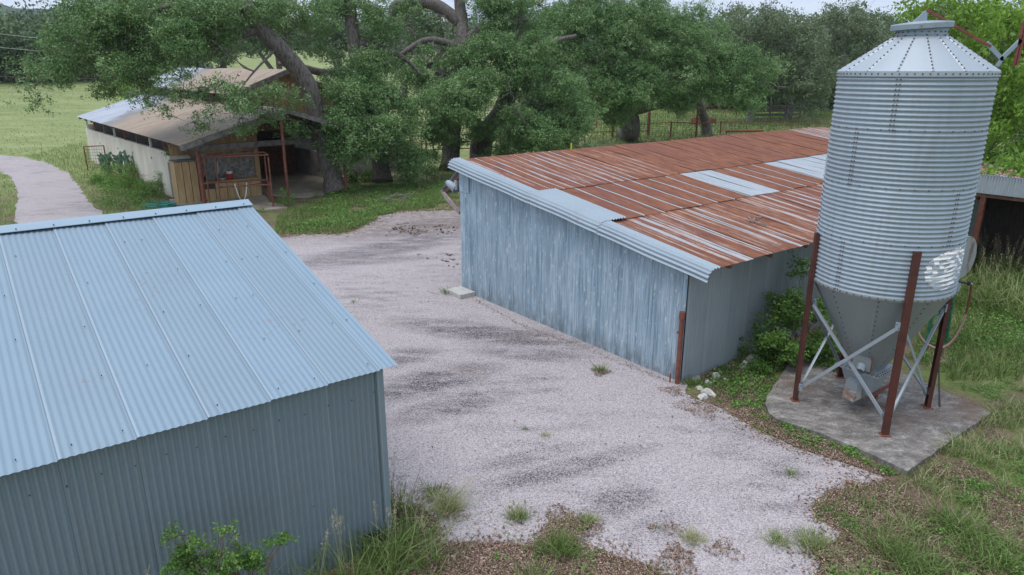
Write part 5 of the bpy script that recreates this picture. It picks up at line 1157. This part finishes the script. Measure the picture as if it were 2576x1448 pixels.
pr_.append(flat(edge_scatter(EDGE, 5200, .11, 81), .040, 81, z=.012)); pr_.append(flat(edge_scatter([(1160,735),(1300,815),(1500,890),(1715,975)], 500, .05, 82), .035, 82, z=.012))
pr_.append(flat(edge_scatter([(700,600),(760,592),(860,590),(915,572),(950,545),(1000,535),(1145,530)], 900, .3, 83), .07, 83, z=.012))
# small heaps of litter that have blown onto the gravel
def disc(px, py, r, n, seed, el=1.):
    rng = RS(seed); g = G(px, py); a = rng.rand(n)*6.283; q = np.sqrt(rng.rand(n))*r*(1+.35*np.sin(a*3+seed)); return np.stack([g[0]+q*np.cos(a)*el, g[1]+q*np.sin(a)/el], 1)
for i, (x, y, r, n) in enumerate([(1510,938,.17,420),(1425,1325,.34,1500),(1700,1390,.16,400),(1820,1385,.20,260),(1093,1245,.22,400),(1760,1030,.35,700),(1640,1330,.08,60),(1690,1330,.14,120),(1125,1290,.25,400),(1405,1345,.25,700),(1710,1420,.22,500),(1690,985,.2,300)]): pr_.append(flat(disc(x, y, r, n, 20+i), .028, 20+i, z=.014))
pr_.append(flat(scat([(1000,560),(1150,545),(1155,720),(1060,690),(950,620)], 500, 5, yard=True, keep=lambda P, r: pnoise(P, .7, 8) > .8), .12, 5, tint=(0, .3)))
pr_.append(flat(scat([(740,620),(1150,560),(1700,950),(2100,1200),(1650,1400),(1000,1250)], 520, 6, yard=True), .04, 6))
V, F, T = merge(pr_); tag(npmesh('leaf_litter', V, F, M['dry'], T), 'brown fallen oak leaves and mulch along the gravel edges', 'leaf litter', None, 'stuff')
# grasses near
R1 = [(2283,1190),(2494,1042),(2400,960),(2280,900),(2440,620),(2620,600),(2900,900),(2900,1560),(2080,1560),(2080,1400),(2120,1340),(2060,1280),(2150,1225),(2240,1215)]
near = []
keep_g = lambda th, s, sd: (lambda P, r: (pnoise(P, s, sd)+r.randn(len(P))*.35) > th)
near.append(blades(scat(R1, 30000, 11, keep=keep_g(-.1, .55, 4)), .13, .010, 11, 1.2, (0, .75)))
near.append(blades(scat([(2350,1120),(2520,1030),(2700,1000),(2900,1300),(2900,1560),(2150,1560),(2150,1420),(2290,1250)], 22000, 12, keep=keep_g(.2, .45, 9)), .17, .009, 12, 1.9, (.15, 1)))
near.append(blades(scat(R1, 9000, 13, keep=keep_g(.2, .7, 5)), .12, .008, 13, 2., (.75, 1)))
near.append(blades(scat([(2380,960),(2430,640),(2620,600),(2700,900),(2620,960)], 14000, 14), .22, .014, 14, 1.1, (0, .7)))
near.append(blades(scat([(690,590),(700,540),(850,470),(1150,470),(1160,520),(1000,532),(915,570),(860,588),(760,590)], 22000, 15, keep=keep_g(-.7, .9, 7)), .16, .013, 15, 1., (0, .7)))
near.append(blades(scat([(-200,430),(0,435),(30,450),(47,485),(40,530),(36,575),(-200,620)], 6000, 16), .14, .014, 16, 1., (0, .7)))
near.append(blades(scat([(60,395),(215,360),(240,410),(290,455),(420,500),(400,540),(270,548),(205,480),(150,425)], 13000, 17), .20, .014, 17, 1., (0, .85)))
near.append(blades(scat([(1720,985),(1800,900),(1950,870),(2030,930),(1925,1010),(1990,1070),(2283,1188),(2100,1160),(1900,1080)], 5000, 18, keep=keep_g(.3, .4, 2)), .08, .010, 18, 1.3, (0, .7)))
near.append(blades(scat(LIT, 1500, 19, keep=keep_g(.5, .35, 3)), .14, .008, 19, 1.5, (.1, 1)))
V, F, T = merge(near); tag(npmesh('short_grass', V, F, M['grass'], T), 'short green and straw coloured grass growing round the yard', 'grass', None, 'stuff')
# ground cover weeds (small round leaves)
def cover(P, h, L, n, seed, rad=.08):
    rng = RS(seed); i = rng.randint(0, len(P), n); c = P[i]+rng.randn(n, 2)*rad; ph = rng.rand(len(P)); z = rng.rand(n)*h*(.3+ph[i]); v, f, t = flat(c, L, seed+1, .75, .6, 0)
    v = v.reshape(-1, 4, 3); v[:, :, 2] += z[:, None]+hgt(c[:, 0], c[:, 1])[:, None]; return v.reshape(-1, 3), f, np.clip(.55*ph[i]+.4*rng.rand(n), 0, .92)
cv = [cover(scat(R1, 1500, 31, keep=keep_g(-.2, .8, 6)), .10, .028, 52000, 31), cover(scat([(1760,960),(1880,880),(1960,860),(2040,940),(1925,1010),(1940,1045),(1850,1000)], 110, 32), .10, .036, 5200, 32, .09),
      cover(scat([(1780,1000),(1925,1012),(1990,1068),(2283,1186),(2250,1200),(2000,1110)], 70, 33), .08, .03, 2200, 33, .05), cover(scat([(700,590),(870,470),(1150,460),(1150,500),(950,560)], 260, 34), .2, .055, 16000, 34, .14),
      cover(scat([(690,592),(900,575),(1000,520),(860,540),(760,560)], 60, 35), .12, .05, 3500, 35, .12), cover(scat([(1500,352),(1900,340),(2080,325),(2080,305),(1560,310)], 140, 36), .45, .14, 9000, 36, .6), cover(scat(LIT, 26, 37), .07, .03, 900, 37, .05),
      cover(scat([(2430,700),(2620,660),(2700,900),(2450,900)], 260, 38), .25, .045, 9000, 38, .16), cover(scat([(230,430),(420,500),(410,530),(280,545)], 150, 39), .35, .06, 8000, 39, .2)]
V, F, T = merge(cv); tag(npmesh('ground_cover', V, F, M['weed'], T), 'low leafy weeds spreading between the grass and litter', 'weeds', None, 'stuff')
# field grass
fl = [blades(scat([(-200,420),(0,390),(60,395),(215,360),(222,300),(330,240),(330,222),(-300,222)], 60000, 41), .17, .05, 41, 1.8, (.2, 1)), blades(scat([(1480,365),(2090,345),(2090,300),(1560,285),(1480,300)], 16000, 42), .3, .06, 42, 1.4, (0, .8))]
V, F, T = merge(fl); tag(npmesh('field_grass', V, F, M['field'], T), 'pale yellow green grass of the open fields', 'grass', None, 'stuff')
# plants one can tell apart
def tuft(p, h, n, w, seed, label, tint=(0, 1), rad=.06, lean=1., name='grass_tuft', group='grass tufts on the gravel', mat='grass', z0=.01, seeds=0):
    rng = RS(seed); P = rng.randn(n, 2)*rad+p[:2]*0; V, F, T = blades(P, h, w, seed, lean, tint, z=0.)
    out = V.reshape(-1, 6, 3); out[:, 2:, :2] += (out[:, :1, :2])*np.array([.9, 1.9])[[0, 0, 1, 1]][None, :, None]*0+(out[:, :1, :2]/max(rad, 1e-3))*h*.35
    V = out.reshape(-1, 3)
    if seeds:
        ss = []
        for k in range(seeds):
            b = rng.randn(2)*rad; l = rng.randn(2)*.12*h*2; H = h*rng.uniform(1.5, 2.2)
            pts = np.array([[b[0]+l[0]*t, b[1]+l[1]*t, H*t] for t in (0, .5, 1)]); v = []
            for a, c in ((0, 1), (1, 2)):
                q = np.array([.0022, .0, 0]); v.append(np.stack([pts[a]-q, pts[a]+q, pts[c]+q, pts[c]-q]))
            v = np.concatenate(v); ss.append((v, np.arange(8).reshape(-1, 4), np.full(2, .93)))
            m = 46; t = rng.rand(m); c = pts[2]-np.array([l[0], l[1], H])*(t*.26)[:, None]+rng.randn(m, 3)*(.006+.030*t[:, None])*(h/.5); d = norm(rng.randn(m, 3)+np.array([0, 0, .8]))*.016; s = norm(np.cross(d, rng.randn(m, 3)))*.003
            ss.append((np.stack([c-d, c+s, c+d, c-s], 1).reshape(-1, 3), np.arange(4*m).reshape(-1, 4), rng.uniform(.86, 1, m)))
        V, F, T = merge([(V, F, T)]+ss)
    ob = npmesh(name, V, F, M[mat], T, None, (float(p[0]), float(p[1]), float(z0))); return tag(ob, label, 'grass tuft', group)
tuft(G(1508,935), .13, 130, .007, 1, 'green tuft on a ring of brown leaves before the end wall of the long shed', (0, .7))
tuft(G(1303,1305), .11, 260, .007, 2, 'round tuft alone on the gravel with a few tall thin seed stalks', (.2, .95), rad=.05, seeds=6)
tuft(G(1130,1285), .20, 420, .006, 3, 'straw coloured fluffy tuft on the gravel nearest the grey shed corner', (.6, 1), rad=.07, lean=1.6)
tuft(G(1095,1248), .10, 200, .006, 4, 'dark flat tuft just behind the straw coloured fluffy one', (0, .6), rad=.09)
tuft(G(1480,1315), .11, 160, .006, 5, 'small straw tuft at the tip of the litter tongue', (.5, 1), rad=.05)
tuft(G(1405,1390), .20, 300, .009, 6, 'bright green grass tuft growing in the litter at bottom centre', (0, .5), rad=.09)
tuft(G(1742,1360), .10, 240, .006, 7, 'pale dried tuft on the gravel left of the two green tufts', (.72, 1), rad=.06, lean=1.6)
tuft(G(1955,1365), .09, 240, .006, 8, 'smaller of two olive tufts near the bottom edge of the gravel', (.4, .9), rad=.055, lean=1.4)
tuft(G(2045,1378), .11, 420, .008, 9, 'larger of two olive tufts near the bottom edge of the gravel', (.3, .9), rad=.10, lean=1.4)
tuft(G(1371,1098), .04, 120, .006, 10, 'tiny dead tuft in the middle of the gravel yard', (.85, 1), rad=.05, lean=2)
tuft(G(1318,1082), .03, 50, .006, 11, 'tiny green sprig beside the tiny dead tuft', (0, .5), rad=.03)
tuft(G(1655,1330), .04, 30, .006, 12, 'single small sprout right of the pale gravel centre', (0, .6), rad=.03)
tuft(G(1738,968), .10, 200, .009, 13, 'grey green tuft at the foot of the corrugated side wall', (0, .5), rad=.06)
tuft(G(1128,738), .12, 160, .008, 14, 'bright tuft behind the square concrete block', (0, .4), rad=.10)
tuft(G(890,762), .05, 50, .008, 15, 'lone small tuft on the gravel between the two sheds', (.1, .8), rad=.05)
tuft(G(1990,1196), .10, 30, .01, 16, 'wispy pale green seedling on the gravel near the pad', (.1, .6), rad=.03, lean=1.2)
gl = 'tall grass at the grey shed corner'
for i, (x, y, h, n, sd_, lb) in enumerate([(1000,1300,.42,120,2,'tall grass clump at the grey shed corner, farthest back'),(1035,1370,.45,130,1,'tall grass clump right of the grey shed corner above the mulch'),(965,1420,.5,140,3,'tall grass clump hiding the foot of the grey shed corner'),(890,1475,.5,110,3,'seeding tall grass before the last ribs of the grey wall'),(780,1530,.5,90,1,'drooping tall grass between the shrub and the seeding grass'),(1090,1420,.34,70,1,'thin upright grass standing in the mulch near the gravel'),(330,1700,.62,40,1,'single seeding grass stalk left of the green shrub'),(215,1790,.42,30,1,'short rusty seed head at the bottom left'),(1000,1450,.45,110,1,'tall grass clump at the bottom edge below the shed corner'),(1335,1470,.24,110,0,'arching broad grass at the bottom edge in the mulch')]):
    tuft(G(x, y), h, n, .011, 50+i, lb, (0, .75), rad=.10, lean=1.2, group=gl, seeds=sd_, z0=0)
for i, (x, y, h, n, lb) in enumerate([(2250,1400,.19,420,'large green grass clump in the foreground right of the mulch'),(2400,1330,.21,420,'tallest bluish grass clump at the right foreground'),(2490,1420,.18,420,'grass clump near the bottom right corner'),(2330,1440,.17,380,'dark green grass clump at the bottom edge right of the mulch'),(2185,1275,.05,300,'small bright green cushion plant on the mulch')]):
    tuft(G(x, y), h, n, .010, 70+i, lb, (0, .55), rad=.14 if i < 4 else .06, lean=1.6, group='grass clumps in the right foreground', z0=0)
tall = 'tall seeding weeds by the open lean-to'
k_ = 0
for (x, y, lb) in [(2462,690,'seeding weed clump left of the lean-to post foot'),(2500,680,'seeding weed clump left of the old tyre'),(2545,700,'seeding weed clump in front of the old tyre'),(2570,735,'seeding weed clump at the right edge below the tyre'),(2490,740,'leafy tall grass below the fuel nozzle on its right'),(2530,770,'leafy tall grass clump in the middle of the weed bank'),(2450,770,'leafy tall grass beside the hose loop'),(2575,800,'leafy tall grass at the right edge of the weed bank')]:
    k_ += 1; tuft(G(x, y), .55, 420, .022, 90+k_, lb, (.05, .8), rad=.32, lean=1.2, group=tall, seeds=16 if k_ < 5 else 4, z0=0)
def bush(name, regs, label, leaf, k, L, size, seed, cat='shrub', bark='brown_wood', clump=.1, wid=.5, group=None, ground=None, hang=0.):
    blobs = region_blobs(regs, seed, size); C = np.mean([b[:3] for b in blobs], 0); base = np.array([C[0], C[1], 0.]) if ground is None else np.array(ground)
    r = empty(name, base, 0, label, cat, group); V, F, T = leafcloud(blobs, k, L, seed, clump=clump, wid=wid, up=.5, hang=hang); npmesh('foliage', V-base, F, M[leaf], T, r)
    mb = MB(); rng = RS(seed)
    for b in blobs:
        P = limb_path(base+np.append(rng.randn(2)*.06, 0), b[:3], rng, 0, 5, .1); mb.tube([q-base for q in P], taper(.014, .004, 6), 5)
        for _ in range(3): P2 = limb_path(P[3], np.array(b[:3])+rng.randn(3)*np.array(b[3:6])*.8, rng, 0, 3, .1); mb.tube([q-base for q in P2], taper(.006, .002, 4), 4)
    mb.build('stems', M[bark], r)
bush('side_shrub', [(1995,770,42,55,12.9,.3,1.1),(1965,830,42,55,12.7,.3,1.1),(2000,880,55,50,12.5,.3,1.1),(2060,820,50,60,12.9,.35,1.),(2060,900,50,40,12.6,.3,1.),(2022,705,22,36,13.1,.2,1.1),(1955,760,22,22,12.8,.2,.6),(1950,895,30,25,12.4,.2,.8)], 'dark green shrub growing between the long shed wall and the feed bin', 'shrub', 4600, .055, .30, 201, clump=.09, wid=.6)
bush('wall_sprout', [(1868,885,16,20,12.5,.1,1.),(1878,862,9,12,12.5,.06,.8)], 'small sprout against the corrugated side wall above the rocks', 'shrub', 2200, .05, .14, 202, clump=.05, wid=.6, cat='sprout')
bush('yaupon_shrub', [(450,1405,35,30,5.25,.1,1.),(493,1370,15,26,5.25,.07,.8),(430,1360,9,14,5.25,.05,.6),(570,1345,11,22,5.3,.06,.9),(560,1415,50,30,5.3,.12,1.1),(610,1425,50,25,5.35,.1,1.1),(640,1390,24,10,5.4,.06,.8),(685,1365,14,10,5.45,.05,.8),(505,1445,60,20,5.2,.1,1.1),(600,1372,12,14,5.3,.05,.7)], 'small bright leaved shrub in front of the grey shed wall at bottom left', 'shrub', 30000, .024, .085, 203, clump=.034, wid=.6)
bush('weed_bank', [(300,440,50,26,36,.8,1.1),(335,470,60,30,34,1,1.2),(380,490,44,30,32,.8,1.2),(265,470,34,30,35.5,.7,1.),(300,500,50,26,33,.8,1.),(350,440,50,18,36,.6,1.),(408,465,18,30,32.5,.3,1.),(360,520,50,20,31,.6,.9)], 'thick grey green weeds along the cream barn wall', 'weed', 2200, .075, .42, 204, cat='weeds', clump=.14, wid=.3)
bush('vine', [(433,388,8,22,30.6,.08,1.2)], 'small vine climbing the corner of the cream barn wall', 'shrub', 1500, .09, .22, 205, cat='vine')
bush('post_weed', [(722,505,12,16,29.2,.2,1.1),(716,480,7,14,29.2,.1,.9)], 'bluish weed at the foot of the red porch post', 'weed', 1400, .07, .25, 206, cat='weed')
bush('slab_weed', [(660,540,24,18,28.2,.25,1.1)], 'low grey green weed at the near edge of the porch slab', 'weed', 1200, .07, .28, 207, cat='weed')
bush('fern_sapling', [(800,410,30,10,35,.5,.8),(830,415,20,12,34.5,.4,.8)], 'feathery sapling in front of the stall wall beside the leaning trunk', 'shrub', 700, .10, .4, 208, cat='sapling')
bush('trunk_weed', [(878,478,12,18,32,.2,1.1),(870,488,10,6,32,.2,1.)], 'leafy weed right of the leaning oak trunk', 'shrub', 1200, .08, .3, 209, cat='weed')
bush('wall_weeds', [(925,440,40,24,36.5,.4,1.),(895,445,22,18,36.2,.3,.9)], 'dark shrubs growing against the grey front wall of the barn', 'shrub', 900, .10, .5, 210, cat='shrub')
bush('tall_weeds', [(1080,455,50,28,35,1,1.),(1020,470,40,20,34,1,.9),(1110,430,35,24,36,.8,1.),(1060,480,50,14,33,.8,.8)], 'tall feathery green weeds left of the long shed corner', 'shrub', 800, .10, .55, 211, cat='weeds', clump=.16, wid=.25, hang=-.6)
# prickly pear
def pear():
    g = PX(312, 452, 36.5); g[2] = 0; r = empty('prickly_pear', g, 0, 'prickly pear cactus with round grey green pads by the cream barn wall', 'cactus'); rng = RS(7)
    def pad_(c, s, yaw, tiltx):
        mb = MB(); n = 14; m_ = 6; vs = []; 
        ax = np.array([math.cos(yaw), math.sin(yaw), 0]); upv = norm(np.array([math.cos(yaw)*tiltx, math.sin(yaw)*tiltx, 1.])); nr = np.cross(ax, upv)
        for i in range(m_+1):
            t = i/m_; 
            for j in range(n):
                a = 2*math.pi*j/n; q = math.sin(math.pi*t)
                rad = s*math.sin(math.pi*min(1, (t*.92+.04))); z = -s*math.cos(math.pi*t)*1.15
                vs.append(c+upv*(z+s)+ax*rad*.8*math.cos(a)+nr*rad*.14*math.sin(a))
        fs = [(i*n+j, i*n+(j+1)%n, (i+1)*n+(j+1)%n, (i+1)*n+j) for i in range(m_) for j in range(n)]
        mb.add([v-g for v in vs], fs); ob = mb.build('pad', M['cactus'], r, smooth=True); at = ob.data.attributes.new('tint', 'FLOAT', 'FACE'); at.data.foreach_set('value', np.full(len(fs), rng.rand(), np.float32))
        return c+upv*2*s
    for k in range(26):
        b = g+np.array([rng.uniform(-.8, .8), rng.uniform(-.35, .35), rng.uniform(.35, .75)]); c = b; lean = (b[0]-g[0])*.5
        for lv in range(3+(k % 2)):
            s = rng.uniform(.10, .14); c2 = pad_(c, s, rng.uniform(-.7, .7), lean*.8+rng.uniform(-.4, .4)); c = c2-np.array([0, 0, .05])
            if lv > 0 and rng.rand() < .6: pad_(c2-np.array([rng.uniform(-.1, .1), 0, .10]), .095, rng.uniform(-.8, .8), rng.uniform(-1.2, 1.2))
pear()
# fallen twigs on grass
g = G(985, 507); rng = RS(12); mb = MB()
for k in range(7): P = limb_path(np.array([-.9+.1*k, rng.randn()*.15, .04]), np.array([.3+.12*k, rng.randn()*.25, .1+.05*k]), rng, 0, 5, .12); mb.tube(P, .014, 5)
thing_mesh(mb, 'fallen_twigs', M['twig'], g, 0, 'pale fallen twigs lying on the grass in front of the oaks', 'twigs')
g = PX(1196, 330, 39.5); mb = MB(); mb.tube([(0, 0, 1.2), (.02, 0, .3), (0, 0, -.5), (.03, 0, -1.3), (0, 0, -2.2)], .025, 6); mb.tube([(.0, 0, -.25), (.03, .02, -.55), (0, 0, -.8)], .07, 6)
thing_mesh(mb, 'hanging_rope', M['brown_wood'], g, 0, 'frayed rope hanging down between the two thick oak trunks', 'rope')
# ------------------------------------------------------------------ air
def air():
    m = bpy.data.materials.new('air'); m.use_nodes = True; t = m.node_tree; t.nodes.clear()
    out = t.nodes.new('ShaderNodeOutputMaterial'); v = t.nodes.new('ShaderNodeVolumePrincipled')
    v.inputs['Density'].default_value = .00022; v.inputs['Color'].default_value = (.80, .88, 1, 1); v.inputs['Anisotropy'].default_value = .3
    t.links.new(v.outputs[0], out.inputs['Volume'])
    ob = MB().box((-1500, -60, -3), (1500, 1500, 120)).build('haze', m); tag(ob, kind='stuff')
air()
